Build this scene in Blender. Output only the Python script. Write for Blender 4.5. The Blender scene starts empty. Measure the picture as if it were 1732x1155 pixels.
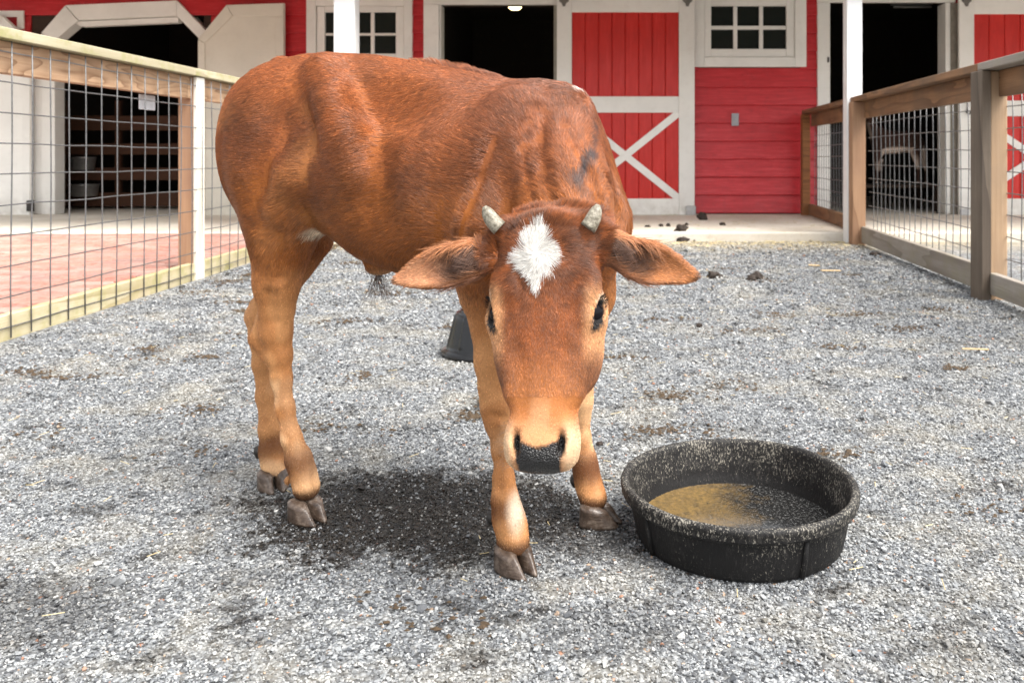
import bpy, bmesh, math, random
import numpy as np
from mathutils import Vector, Matrix
random.seed(7)
rng = np.random.default_rng(7)
S = bpy.context.scene
COL = S.collection

# ---------------------------------------------------------------- camera, world, sun, exposure
EYE = 0.72            # camera height above the gravel (m)
FPX = 1400.0          # focal length in photo pixels (photo is 1732 wide)
VX, VY = 1025.0, 260.0  # where straight-ahead falls in the photo
cam_d = bpy.data.cameras.new('camera')
cam = bpy.data.objects.new('camera', cam_d)
COL.objects.link(cam)
cam.location = (0, 0, EYE)
cam.rotation_euler = (math.radians(90), 0, 0)
cam_d.sensor_width = 36
cam_d.lens = 36 * FPX / 1732
cam_d.shift_x = -(VX - 866) / 1732
cam_d.shift_y = -(577.5 - VY) / 1732
cam_d.clip_start = 0.05
cam_d.clip_end = 1500
cam_d.dof.use_dof = True
cam_d.dof.focus_distance = 1.32
cam_d.dof.aperture_fstop = 9.0
S.camera = cam

SUN_EL, SUN_AZ = 60, 128      # azimuth clockwise from +Y (north)
w = bpy.data.worlds.new('World'); S.world = w; w.use_nodes = True
nt = w.node_tree; nt.nodes.clear()
sky = nt.nodes.new('ShaderNodeTexSky'); sky.sky_type = 'NISHITA'; sky.sun_disc = False
sky.sun_elevation = math.radians(SUN_EL); sky.sun_rotation = math.radians(SUN_AZ)
sky.air_density = 1.0; sky.dust_density = 4.0; sky.ozone_density = 1.0
hs = nt.nodes.new('ShaderNodeHueSaturation'); hs.inputs['Saturation'].default_value = 0.16
bg = nt.nodes.new('ShaderNodeBackground'); bg.inputs['Strength'].default_value = 0.135
wo = nt.nodes.new('ShaderNodeOutputWorld')
nt.links.new(sky.outputs[0], hs.inputs['Color']); nt.links.new(hs.outputs[0], bg.inputs[0]); nt.links.new(bg.outputs[0], wo.inputs[0])
sl = bpy.data.lights.new('sun', 'SUN'); sl.energy = 1.5; sl.angle = math.radians(38); sl.color = (1.0, .95, .88)
so = bpy.data.objects.new('sun', sl); COL.objects.link(so)
_d = Vector((math.sin(math.radians(SUN_AZ)) * math.cos(math.radians(SUN_EL)), math.cos(math.radians(SUN_AZ)) * math.cos(math.radians(SUN_EL)), math.sin(math.radians(SUN_EL))))
so.rotation_euler = _d.to_track_quat('Z', 'Y').to_euler(); so.location = (4, -3, 8)
vs = S.view_settings; S.display_settings.display_device = 'sRGB'
vs.view_transform = 'Standard'; vs.look = 'None'; vs.gamma = 1; vs.use_curve_mapping = False; vs.exposure = 1.55
try:
    S.cycles.max_bounces = 8; S.cycles.diffuse_bounces = 4; S.cycles.glossy_bounces = 3; S.cycles.use_denoising = True
except Exception: pass

# ---------------------------------------------------------------- helpers
def P(px, py, Z):            # a point seen at photo pixel (px,py) that stands Z metres ahead
    return ((px - VX) / FPX * Z, Z, EYE + (VY - py) / FPX * Z)
WALL = 8.78
def BX(px, Y=WALL): return (px - VX) / FPX * Y
def BH(py, Y=WALL): return EYE + (VY - py) / FPX * Y

def thing(name, label, cat, loc=(0, 0, 0), group=None):
    o = bpy.data.objects.new(name, None); COL.objects.link(o); o.location = loc
    o.empty_display_size = .1
    o['label'] = label; o['category'] = cat
    if group: o['group'] = group
    return o
def tag(o, label=None, cat=None, group=None, kind=None):
    if label: o['label'] = label
    if cat: o['category'] = cat
    if group: o['group'] = group
    if kind: o['kind'] = kind
    return o
def link(name, me, mat=None, parent=None, loc=(0, 0, 0), rot=(0, 0, 0)):
    o = bpy.data.objects.new(name, me); COL.objects.link(o)
    if mat and not me.materials: me.materials.append(mat)
    o.location = loc; o.rotation_euler = rot
    if parent: 
        o.parent = parent
        base = Vector((0, 0, 0)); q = parent
        while q: base += q.location; q = q.parent
        o.location = Vector(loc) - base
    return o
def mesh(name, v, f, smooth=False):
    me = bpy.data.meshes.new(name); me.from_pydata([tuple(p) for p in v], [], [tuple(x) for x in f]); me.update()
    if smooth:
        for p in me.polygons: p.use_smooth = True
    return me
_bc = {}
def box_me(dx, dy, dz, ch=.003, mat=None):
    key = (round(dx, 3), round(dy, 3), round(dz, 3), ch, mat.name if mat else '')
    if key in _bc: return _bc[key]
    ch = min(ch, .3 * min(dx, dy, dz))
    bm = bmesh.new(); bmesh.ops.create_cube(bm, size=1)
    for v in bm.verts: v.co = Vector((v.co.x * dx, v.co.y * dy, v.co.z * dz))
    bmesh.ops.bevel(bm, geom=bm.edges[:], offset=ch, segments=1, affect='EDGES')
    me = bpy.data.meshes.new('board'); bm.to_mesh(me); bm.free()
    if mat: me.materials.append(mat)
    _bc[key] = me
    return me
def box(name, x0, x1, y0, y1, z0, z1, mat, parent=None, ch=.003, rot=(0, 0, 0)):
    me = box_me(x1 - x0, y1 - y0, z1 - z0, ch, mat)
    return link(name, me, None, parent, ((x0 + x1) / 2, (y0 + y1) / 2, (z0 + z1) / 2), rot)
def seg_box(name, A, B, wid, z0, z1, mat, parent, off=0, ch=.003):   # a board between plan points A,B
    A = Vector(A); B = Vector(B); d = B - A; L = d.length; a = math.atan2(d.y, d.x)
    n = Vector((-d.y, d.x)) / L; c = (A + B) / 2 + n * off
    me = box_me(L, wid, z1 - z0, ch, mat)
    return link(name, me, None, parent, (c.x, c.y, (z0 + z1) / 2), (0, 0, a))
def prism(name, pts, y0, y1, mat, parent=None, ch=.003):   # polygon in X-height plane pushed along Y
    cx = sum(p[0] for p in pts) / len(pts); cz = sum(p[1] for p in pts) / len(pts)
    bm = bmesh.new(); d = (y1 - y0) / 2
    vs_ = [bm.verts.new((p[0] - cx, -d, p[1] - cz)) for p in pts]
    f = bm.faces.new(vs_); r = bmesh.ops.extrude_face_region(bm, geom=[f])
    for v in [g for g in r['geom'] if isinstance(g, bmesh.types.BMVert)]: v.co.y = d
    bmesh.ops.recalc_face_normals(bm, faces=bm.faces)
    if ch: bmesh.ops.bevel(bm, geom=bm.edges[:], offset=ch, segments=1, affect='EDGES')
    me = bpy.data.meshes.new(name); bm.to_mesh(me); bm.free()
    return link(name, me, mat, parent, (cx, (y0 + y1) / 2, cz))
def lathe_me(prof, n=64, jit=None):
    v = []; f = []
    for (r, z) in prof:
        for k in range(n):
            a = 2 * math.pi * k / n; rr = r + (jit(a, r, z) if jit else 0)
            v.append((rr * math.cos(a), rr * math.sin(a), z))
    for i in range(len(prof) - 1):
        for k in range(n):
            k2 = (k + 1) % n; f.append((i * n + k, i * n + k2, (i + 1) * n + k2, (i + 1) * n + k))
    if prof[0][0] < .02: f.append(tuple(range(n))[::-1])
    if prof[-1][0] < .02: f.append(tuple((len(prof) - 1) * n + k for k in range(n)))
    return mesh('lathe', v, f, True)
def tube_me(pts, r, n=6, closed=False):
    pts = [Vector(p) for p in pts]; v = []; f = []
    for i, p in enumerate(pts):
        d = (pts[min(i + 1, len(pts) - 1)] - pts[max(i - 1, 0)]).normalized()
        a = d.cross(Vector((0, 0, 1)));
        if a.length < .1: a = d.cross(Vector((1, 0, 0)))
        a.normalize(); b = d.cross(a)
        rr = r[i] if hasattr(r, '__len__') else r
        for k in range(n):
            t = 2 * math.pi * k / n; v.append(p + a * math.cos(t) * rr + b * math.sin(t) * rr)
    for i in range(len(pts) - 1):
        for k in range(n):
            k2 = (k + 1) % n; f.append((i * n + k, i * n + k2, (i + 1) * n + k2, (i + 1) * n + k))
    f.append(tuple(range(n))[::-1]); f.append(tuple((len(pts) - 1) * n + k for k in range(n)))
    return mesh('tube', v, f, True)
def blob_me(r, seed, flat=.7, n=2, amp=.35):
    rr = random.Random(seed); bm = bmesh.new(); bmesh.ops.create_icosphere(bm, subdivisions=n, radius=1)
    from mathutils import noise
    for v in bm.verts:
        k = 1 + amp * noise.noise(v.co * 1.7 + Vector((seed * 3.1, 0, 0))) + amp * .5 * noise.noise(v.co * 4 + Vector((0, seed, 0)))
        v.co = Vector((v.co.x * k * r[0], v.co.y * k * r[1], max(v.co.z, -.55) * k * r[2]))
    me = bpy.data.meshes.new('blob'); bm.to_mesh(me); bm.free()
    for p in me.polygons: p.use_smooth = True
    return me

# ---------------------------------------------------------------- material helpers
class M:
    def __init__(s, name):
        s.m = bpy.data.materials.new(name); s.m.use_nodes = True; s.t = s.m.node_tree; s.t.nodes.clear()
        s.out = s.n('OutputMaterial'); s.b = s.n('BsdfPrincipled'); s.l(s.b.outputs[0], s.out.inputs[0])
    def n(s, t, **k):
        x = s.t.nodes.new('ShaderNode' + t)
        for a, v in k.items(): setattr(x, a, v)
        return x
    def l(s, a, b): s.t.links.new(a, b)
    def val(s, i, v):
        if hasattr(v, 'is_output'): s.l(v, i)
        else:
            if hasattr(v, '__len__') and len(v) == 3 and len(i.default_value) == 4: v = (*v, 1)
            i.default_value = v
    def coord(s, kind='Object', scale=(1, 1, 1), rnd=False, rot=(0, 0, 0)):
        tc = s.n('TexCoord'); src = tc.outputs[kind]
        if kind == 'World': src = None
        if rnd:
            oi = s.n('ObjectInfo'); mu = s.math('MULTIPLY', oi.outputs['Random'], 53.0)
            ad = s.n('VectorMath', operation='ADD'); s.l(src, ad.inputs[0]); s.l(mu, ad.inputs[1]); src = ad.outputs[0]
        mp = s.n('Mapping'); mp.inputs['Scale'].default_value = scale; mp.inputs['Rotation'].default_value = rot
        s.l(src, mp.inputs[0]); return mp.outputs[0]
    def wpos(s): return s.n('NewGeometry').outputs['Position']
    def noise(s, vec, scale, detail=4, rough=.55, dist=0):
        x = s.n('TexNoise'); s.l(vec, x.inputs['Vector']); x.inputs['Scale'].default_value = scale
        x.inputs['Detail'].default_value = detail; x.inputs['Roughness'].default_value = rough; x.inputs['Distortion'].default_value = dist
        return x.outputs[0]
    def math(s, op, a, b=0.0, c=0.0, clamp=False):
        x = s.n('Math', operation=op, use_clamp=clamp); s.val(x.inputs[0], a); s.val(x.inputs[1], b); s.val(x.inputs[2], c); return x.outputs[0]
    def mr(s, a, f0, f1, t0=0., t1=1.):
        x = s.n('MapRange'); s.val(x.inputs[0], a)
        for i, v in enumerate((f0, f1, t0, t1)): x.inputs[1 + i].default_value = v
        return x.outputs[0]
    def mix(s, f, a, b, mode='MIX'):
        x = s.n('Mix', data_type='RGBA', blend_type=mode); s.val(x.inputs[0], f); s.val(x.inputs[6], a); s.val(x.inputs[7], b); return x.outputs[2]
    def ramp(s, f, stops, interp='LINEAR'):
        x = s.n('ValToRGB'); s.l(f, x.inputs[0]); e = x.color_ramp; e.interpolation = interp
        while len(e.elements) < len(stops): e.elements.new(.5)
        for q, (p, c) in zip(e.elements, stops): q.position = p; q.color = (*c, 1) if len(c) == 3 else c
        return x.outputs[0]
    def bump(s, h, dist, strength=1.0, normal=None):
        x = s.n('Bump'); s.l(h, x.inputs['Height']); x.inputs['Distance'].default_value = dist; x.inputs['Strength'].default_value = strength
        if normal: s.l(normal, x.inputs['Normal'])
        return x.outputs[0]
    def set(s, **k):
        for a, v in k.items(): s.val(s.b.inputs[a.replace('_', ' ')], v)
        return s

def paint(name, col, dirt=(.25, .2, .12), rough=.45, grime=.35, grain=True, dirt_z=None, streak=0.):
    m = M(name); v = m.coord('Object', rnd=True)
    n1 = m.noise(v, 2.3, 5, .6); n2 = m.noise(v, 14, 6, .7)
    c = m.mix(m.mr(n1, .35, .7, 0, .5), col, tuple(x * .78 for x in col))
    c = m.mix(m.math('MULTIPLY', m.mr(n2, .52, .8, 0, 1), grime), c, dirt)
    if dirt_z is not None:
        z = m.n('SeparateXYZ'); m.l(m.wpos(), z.inputs[0])
        k = m.math('MULTIPLY', m.mr(z.outputs[2], dirt_z, dirt_z + .35, 1, 0), m.mr(m.noise(v, 9, 5, .7), .35, .7, .1, 1), clamp=True)
        c = m.mix(m.math('MULTIPLY', k, .55), c, dirt)
    oi = m.n('ObjectInfo'); c = m.mix(m.mr(oi.outputs['Random'], 0, 1, 0, .16), c, tuple(x * .6 for x in col))
    vs_ = m.coord('Object', scale=(3, 3, 60) if grain != 'v' else (60, 60, 3), rnd=True)
    g = m.noise(vs_, 1.5, 5, .6)
    gl = m.noise(m.coord('Object', scale=(2.2, 2.2, 26) if grain != 'v' else (26, 26, 2.2), rnd=True), 1.6, 6, .7)
    if streak: c = m.mix(m.mr(gl, .5, .72, 0, streak), c, tuple(min(.8, x * 1.25 + .06) for x in col)); c = m.mix(m.mr(gl, .48, .3, 0, streak), c, tuple(x * .55 for x in col))
    m.set(Base_Color=c, Roughness=m.mr(n2, .3, .7, rough - .08, rough + .15), Normal=m.bump(m.math('ADD', g, m.math('MULTIPLY', n2, .5)), .0025, .5))
    return m.m
def wood(name, cols, axis='X', wear=.4, green=0., ring=9., rough=.75, ws=.55):
    m = M(name)
    sc = {'X': (1.1, 9, 9), 'Z': (9, 9, 1.1), 'Y': (9, 1.1, 9)}[axis]
    v = m.coord('Object', scale=sc, rnd=True)
    warp = m.noise(v, ws, 2, .5)
    w1 = m.math('FRACT', m.math('MULTIPLY', warp, ring))
    ringv = m.math('POWER', w1, 3.0)
    fib = m.noise(m.coord('Object', scale=tuple(a * 5 if a > 2 else a * 1.2 for a in sc), rnd=True), 2.5, 5, .7)
    big = m.noise(m.coord('Object', rnd=True), 3.0, 5, .6)
    c = m.mix(m.mr(fib, .3, .7), cols[0], cols[1])
    c = m.mix(m.math('MULTIPLY', ringv, .75), c, cols[2])
    c = m.mix(m.math('MULTIPLY', m.mr(big, .42, .68), wear), c, cols[3])
    if green:
        gn = m.noise(m.coord('Object', rnd=True), 6, 5, .7)
        c = m.mix(m.math('MULTIPLY', m.mr(gn, .48, .66), green), c, (.30, .30, .05))
    oi = m.n('ObjectInfo'); c = m.mix(m.mr(oi.outputs['Random'], 0, 1, 0, .2), c, cols[2])
    m.set(Base_Color=c, Roughness=rough, Normal=m.bump(m.math('ADD', fib, m.math('MULTIPLY', ringv, -.6)), .003, .6))
    return m.m

WHITE = paint('white_paint', (.90, .885, .84), grime=.12, dirt_z=.02)
WHITE_B = paint('white_column_paint', (.88, .88, .87), grime=.05, rough=.4)
CREAM = paint('cream_plywood', (.78, .74, .64), grime=.10, dirt_z=.0)
REDS = paint('red_siding_paint', (.56, .014, .022), dirt=(.20, .03, .035), grime=.5, rough=.42, dirt_z=.05, streak=.5)
REDD = paint('red_door_paint', (.60, .012, .005), dirt=(.25, .01, .01), grime=.3, rough=.38, grain='v', streak=.3)
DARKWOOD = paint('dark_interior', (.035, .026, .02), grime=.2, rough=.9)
CEDAR = wood('cedar_plank', [(.26, .10, .03), (.36, .15, .05), (.1, .03, .01), (.16, .07, .03)], rough=.8)
STALLW = wood('stall_timber', [(.06, .020, .007), (.085, .03, .011), (.04, .015, .006), (.06, .025, .01)], rough=.85)
PINE = wood('pine_board',  [(.50, .30, .17), (.60, .40, .25), (.17, .075, .03), (.38, .24, .14)], wear=.3, ring=11, ws=1.0)
CAP = wood('mossy_cap', [(.50, .43, .29), (.62, .55, .40), (.34, .28, .17), (.38, .35, .2)], wear=.5, green=.55, ring=3)
KICK = wood('pale_kickboard', [(.52, .45, .29), (.66, .59, .42), (.36, .27, .14), (.40, .36, .16)], wear=.6, green=.45, ring=4)
RAILB = wood('brown_rail', [(.24, .12, .052), (.33, .18, .09), (.10, .045, .02), (.14, .09, .055)], wear=.8, ring=6)
GREYW = wood('grey_board', [(.30, .26, .22), (.42, .38, .33), (.16, .13, .1), (.24, .21, .15)], wear=.6, green=.12, ring=5)
POSTB = wood('brown_post', [(.42, .27, .15), (.54, .38, .24), (.2, .1, .05), (.30, .22, .15)], axis='Z', wear=.5, ring=5)
POSTG = wood('grey_post', [(.13, .095, .065), (.20, .16, .12), (.05, .035, .025), (.08, .06, .045)], axis='Z', wear=.5, ring=4)
POSTR = wood('reddish_post', [(.36, .20, .11), (.46, .28, .16), (.2, .1, .05), (.25, .14, .1)], axis='Z', wear=.4, ring=4)
PALE_POST = wood('bleached_lit_post', [(.74, .71, .64), (.82, .80, .75), (.6, .5, .35), (.7, .66, .54)], axis='Z', wear=.5, ring=3)
def simple(name, col, rough=.5, metal=0., nscale=20, var=.3, bumpd=.001):
    m = M(name); v = m.coord('Object', rnd=True); n = m.noise(v, nscale, 5, .65)
    m.set(Base_Color=m.mix(m.mr(n, .3, .75, 0, 1), col, tuple(x * (1 - var) for x in col)), Roughness=rough, Metallic=metal, Normal=m.bump(n, bumpd, .5))
    return m.m
STEEL = simple('galvanised', (.52, .52, .52), .42, .85, 40, .35)
WIREM = simple('galvanised_wire', (.24, .24, .24), .45, .6, 60, .5)
IRON = simple('dark_iron', (.06, .055, .05), .55, .5, 30, .4)
GREYP = simple('grey_plastic', (.42, .42, .45), .4)
PLANKDARK = simple('dark_timber', (.05, .03, .02), .9)  # even dark brown timber
_g = M('window_glass'); _g.set(Base_Color=(.012, .016, .014), Roughness=.08, IOR=1.5, Specular_IOR_Level=.12,
    Normal=_g.bump(_g.noise(_g.coord('Object', rnd=True), 5, 2), .004, .25)); GLASS = _g.m
_e = M('lit_bulb'); _e.set(Base_Color=(1, .8, .5), Emission_Color=(1, .75, .35), Emission_Strength=3.0); BULB = _e.m

# ---------------------------------------------------------------- ground, porch, bricks
def stain_mask(m):      # damp, manure-dark patches on the gravel, in metres
    p = m.wpos(); s = m.n('SeparateXYZ'); m.l(p, s.inputs[0])
    def ell(cx, cy, rx, ry, wob=.5, sharp=(.95, .55)):
        dx = m.math('MULTIPLY', m.math('SUBTRACT', s.outputs[0], cx), 1 / rx); dy = m.math('MULTIPLY', m.math('SUBTRACT', s.outputs[1], cy), 1 / ry)
        r = m.math('SQRT', m.math('ADD', m.math('MULTIPLY', dx, dx), m.math('MULTIPLY', dy, dy)))
        r = m.math('ADD', r, m.math('ADD', m.math('MULTIPLY', m.math('SUBTRACT', wn, .5), wob * 1.6), m.math('MULTIPLY', m.math('SUBTRACT', wf, .5), wob * 1.8))); return m.mr(r, sharp[0], sharp[1], 0, 1)
    wn = m.noise(p, 9, 5, .7); wf = m.noise(p, 55, 3, .7)
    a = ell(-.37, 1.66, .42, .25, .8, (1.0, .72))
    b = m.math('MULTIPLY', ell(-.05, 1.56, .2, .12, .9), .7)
    c = m.math('MULTIPLY', ell(.02, 1.25, .16, .09), .3)
    d = m.math('MULTIPLY', ell(-.95, 1.3, .25, .14), .5)
    big = m.math('MULTIPLY', m.mr(m.noise(p, 2.6, 6, .72), .56, .72, 0, 1), .65)
    streak_p = m.n('Mapping'); streak_p.inputs['Scale'].default_value = (1, 1.6, 1); m.l(p, streak_p.inputs[0])
    st = m.math('MULTIPLY', m.mr(m.noise(streak_p.outputs[0], 6.5, 5, .75), .555, .66, 0, 1), .9)
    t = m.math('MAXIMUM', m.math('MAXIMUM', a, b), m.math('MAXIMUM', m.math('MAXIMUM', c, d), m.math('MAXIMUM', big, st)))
    return t, s
def gravel_mat(name, inst):
    m = M(name); p = m.wpos()
    mask, s = stain_mask(m)
    pal = [(0, (.045, .048, .053)), (.13, (.105, .112, .123)), (.28, (.185, .197, .21)), (.50, (.275, .288, .297)), (.74, (.37, .382, .385)), (.91, (.48, .483, .475)), (.972, (.66, .65, .62)), (.985, (.42, .30, .21)), (.995, (.36, .17, .10))]
    if inst:
        oi = m.n('ObjectInfo'); r = oi.outputs['Random']
        c = m.ramp(r, pal, 'CONSTANT')
        mask = m.math('MULTIPLY', mask, m.mr(m.math('FRACT', m.math('MULTIPLY', r, 37.0)), .06, .22, .25, 1))
        n = m.noise(p, 400, 3, .6); c = m.mix(m.mr(n, .35, .7, 0, .45), c, (.16, .16, .16))
        bmp = m.bump(n, .0008, .7)
    else:
        dist = m.n('VectorMath', operation='LENGTH'); m.l(p, dist.inputs[0])
        def lay(sc):
            vo = m.n('TexVoronoi'); vo.inputs['Scale'].default_value = sc; m.l(p, vo.inputs['Vector'])
            sp = m.n('SeparateColor'); m.l(vo.outputs['Color'], sp.inputs[0]); return vo, sp.outputs[0]
        v1, r1 = lay(120); v2, r2 = lay(62)
        far = m.mr(dist.outputs['Value'], 2.5, 4.5)
        r = m.mix(far, m.ramp(r1, pal, 'CONSTANT'), m.ramp(r2, pal, 'CONSTANT'))
        gap = m.math('ADD', m.math('MULTIPLY', v1.outputs[0], 1.0), 0.0)
        g2 = m.mr(v1.outputs['Distance'], .28, .75, 0, .75)
        c = m.mix(g2, r, (.08, .08, .078))
        bmp = m.bump(m.math('MULTIPLY', v1.outputs['Distance'], -1), .006, .8)
    tan = m.math('MULTIPLY', m.mr(m.noise(p, 3.4, 5, .7), .48, .66, 0, 1), .6)
    c = m.mix(tan, c, m.mix(.5, c, (.42, .37, .27)))
    # dusty, straw-coloured strip along the porch edge
    edge = m.math('MULTIPLY', m.math('MULTIPLY', m.mr(s.outputs[1], 5.9, 6.75, 0, 1), m.mr(s.outputs[1], 7.0, 8.0, 1, 0)), m.mr(m.noise(p, 5, 5, .7), .35, .6, .3, 1))
    c = m.mix(m.math('MULTIPLY', edge, .75), c, (.50, .42, .27))
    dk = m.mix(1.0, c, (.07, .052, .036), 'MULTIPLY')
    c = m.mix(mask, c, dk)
    m.set(Base_Color=c, Roughness=m.mr(mask, 0, 1, .8, .55), Normal=bmp)
    return m.m
GRAV_I = gravel_mat('gravel_stone', True); GRAV_S = gravel_mat('gravel_bed', False)
g = mesh('ground', [(-480, -480, 0), (480, -480, 0), (480, 480, 0), (-480, 480, 0)], [(0, 1, 2, 3)])
tag(link('ground', g, GRAV_S), kind='structure')

conc = M('porch_concrete'); pv = conc.wpos()
c1 = conc.mix(conc.mr(conc.noise(pv, 1.8, 6, .65), .35, .7), (.68, .63, .55), (.53, .47, .38))
c1 = conc.mix(conc.mr(conc.noise(pv, 9, 6, .75), .55, .72, 0, .6), c1, (.35, .27, .14))
c1 = conc.mix(conc.mr(conc.noise(pv, 90, 3, .6), .5, .8, 0, .3), c1, (.3, .28, .24))
conc.set(Base_Color=c1, Roughness=.85, Normal=conc.bump(conc.noise(pv, 60, 4, .7), .002, .5)); CONC = conc.m
PE = 6.75
tag(box('porch_floor', -8, 8, PE, WALL + .02, -.2, .08, CONC, ch=.012), kind='structure')
tag(box('barn_floor', -8, 8, WALL + .025, 12.6, -.2, .076, CONC, ch=.002), kind='structure')

# brick paving left of the left-hand fence
FL = lambda y: -2.30 - .018 * (y - 3.1)      # inner face of left fence
brickm = M('brick_clay'); bv = brickm.coord('Object', rnd=True); oi = brickm.n('ObjectInfo')
bc = brickm.ramp(oi.outputs['Random'], [(0, (.33, .12, .085)), (.3, (.43, .18, .13)), (.6, (.38, .19, .155)), (.85, (.48, .26, .21)), (1, (.26, .13, .11))])
bc = brickm.mix(brickm.mr(brickm.noise(bv, 25, 5, .7), .4, .75, 0, .5), bc, (.52, .45, .38))
bc = brickm.mix(brickm.mr(brickm.noise(brickm.wpos(), 1.7, 5, .6), .55, .75, 0, .5), bc, (.30, .24, .2))
brickm.set(Base_Color=bc, Roughness=.85, Normal=brickm.bump(brickm.noise(bv, 60, 4, .7), .002, .6)); BRICK = brickm.m
sandm = simple('joint_sand', (.30, .24, .18), .95, 0, 60, .4)
bv_, y1_ = [], 6.745
pav = link('brick_paving', mesh('brick_bed', [(-9, 2.2, .052), (FL(2.2) - .06, 2.2, .052), (FL(y1_) - .06, y1_, .052), (-9, y1_, .052)], [(0, 1, 2, 3)]), sandm)
tag(pav, kind='structure')
bme = [box_me(.196, .096, .05, .006, BRICK)]
cells = []
bw, bl = .1, .2
for j in range(int((6.745 - 2.2) / bw)):
    y = 2.2 + bw * (j + .5)
    x = FL(y) - .17 - (bw if j % 2 else 0)
    while x > -8.9:
        vis = (x > -1025 / 1400 * y - .12)
        cells.append((0 if vis else 1, y, x, j)); x -= bl
cells = [c_ for c_ in cells if c_[2] > -5.4]
cells.sort(key=lambda c_: (c_[0], c_[1]))
bmr = bmesh.new()
for i, (vis, y, x, j) in enumerate(cells):
    z = .047 + random.uniform(-.002, .003) - .02 + .02
    rt = (random.uniform(-.012, .012), random.uniform(-.01, .01), random.uniform(-.015, .015))
    if i < 298 and vis == 0:
        b = link('brick', bme[0], None, pav, (x, y, z), rt)
    else:
        t = bmesh.ops.create_cube(bmr, size=1, matrix=Matrix.Translation((x, y, z)) @ Matrix.Diagonal((.194, .094, .05, 1)))
me = bpy.data.meshes.new('brick_rows'); bmr.to_mesh(me); bmr.free()
tag(link('bricks', me, BRICK, pav), kind='stuff')

# ---------------------------------------------------------------- the barn
barn = thing('barn', 'red barn with white trim, open doorways and a roofed porch across the whole background', 'barn', (0, WALL, 0))
HT = 2.78
openings = [  # px0, px1, height lo, height hi
    (54, 358, 0, BH(20)), (530, 690, BH(118), BH(6)), (735, 948, 0, BH(-2)),
    (948, 1165, 0, 0), (1182, 1352, BH(105), BH(-10)), (1392, 1604, 0, BH(-6)), ]
rowh = .19; z = .08 ; row = 0
zs = [.08 + .012]
while zs[-1] < HT: zs.append(zs[-1] + rowh)
def siding_me(L, h):
    t0, t1 = .032, .004     # lower edge stands proud of the board below
    v = []
    for x in (-L / 2, L / 2):
        v += [(x, 0, -h / 2), (x, -t0, -h / 2), (x, -t0 - .001, -h / 2 + .006), (x, -t1, h / 2 + .012), (x, 0, h / 2 + .012)]
    f = [(0, 1, 2, 3, 4), (9, 8, 7, 6, 5)] + [(i, i + 5, (i + 1) % 5 + 5, (i + 1) % 5) for i in range(5)]
    me = mesh('siding', v, f); me.materials.append(REDS); return me
for zi in range(len(zs) - 1):
    z0 = zs[zi]; z1 = zs[zi + 1]; zm = (z0 + z1) / 2
    cuts = []
    for (a, b, lo, hi) in openings:
        if lo < zm < hi: cuts.append((BX(a), BX(b)))
    # arch: clipped corners
    if BH(58) < zm < BH(12):
        k = (zm - BH(58)) / (BH(12) - BH(58))
        cuts = [c_ for c_ in cuts if abs(c_[0] - BX(86)) > .01]; cuts.append((BX(88 + 40 * k), BX(352 - 45 * k)))
    cuts.sort(); x = -6.6
    spans = []
    for (a, b) in cuts:
        if a - x > .03: spans.append((x, a))
        x = max(x, b)
    spans.append((x, 6.4))
    for (a, b) in spans:
        n = max(1, round((b - a) / 3.6))
        for q in range(n):
            xa = a + (b - a) * q / n; xb = a + (b - a) * (q + 1) / n - .002
            link('siding_board', siding_me(xb - xa, z1 - z0), None, barn, ((xa + xb) / 2, WALL, zm), (random.uniform(-.004, .004), 0, random.uniform(-.0008, .0008)))
# wall body behind the boards
for (a, b, lo, hi) in [(-6.6, BX(98), .08, HT), (BX(345), BX(545), .08, HT), (BX(677), BX(743), .08, HT), (BX(940), BX(1195), .08, HT), (BX(1337), BX(1400), .08, HT), (BX(1597), 6.4, .08, HT),
                       (BX(98), BX(345), BH(27), HT), (BX(545), BX(677), BH(14), HT), (BX(743), BX(940), BH(9), HT), (BX(1195), BX(1337), BH(2), HT), (BX(1400), BX(1597), BH(4), HT),
                       (BX(545), BX(677), .08, BH(98)), (BX(1195), BX(1337), .08, BH(92))]:
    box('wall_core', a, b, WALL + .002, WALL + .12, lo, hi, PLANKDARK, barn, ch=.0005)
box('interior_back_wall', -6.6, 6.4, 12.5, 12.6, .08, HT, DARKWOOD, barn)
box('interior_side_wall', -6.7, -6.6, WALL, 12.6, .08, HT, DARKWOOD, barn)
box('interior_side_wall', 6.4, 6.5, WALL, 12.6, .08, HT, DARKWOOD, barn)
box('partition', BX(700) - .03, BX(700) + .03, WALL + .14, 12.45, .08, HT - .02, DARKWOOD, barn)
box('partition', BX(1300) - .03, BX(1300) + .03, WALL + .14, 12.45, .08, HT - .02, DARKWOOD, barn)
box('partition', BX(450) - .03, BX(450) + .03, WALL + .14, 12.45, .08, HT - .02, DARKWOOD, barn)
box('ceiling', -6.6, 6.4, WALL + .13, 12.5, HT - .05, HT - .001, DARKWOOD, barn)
roofm = simple('porch_roof_board', (.74, .72, .68), .8)
shing = simple('grey_shingle', (.1, .1, .1), .95)
# porch roof (slopes down to the columns) and barn roof slab, both above the frame
def slab(name, x0, x1, y0, z0, y1, z1, t, mat):
    v = [(x0, y0, z0), (x1, y0, z0), (x1, y1, z1), (x0, y1, z1)]; v += [(a, b, c + t) for a, b, c in v]
    return link(name, mesh(name, v, [(3, 2, 1, 0), (4, 5, 6, 7), (0, 1, 5, 4), (1, 2, 6, 5), (2, 3, 7, 6), (3, 0, 4, 7)]), mat, barn)
slab('porch_roof', -7, 7, 6.5, 2.06, WALL + .05, 2.45, .12, roofm)
slab('barn_roof', -7, 7, WALL + .06, HT, 13, 3.2, .14, shing)

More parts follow.
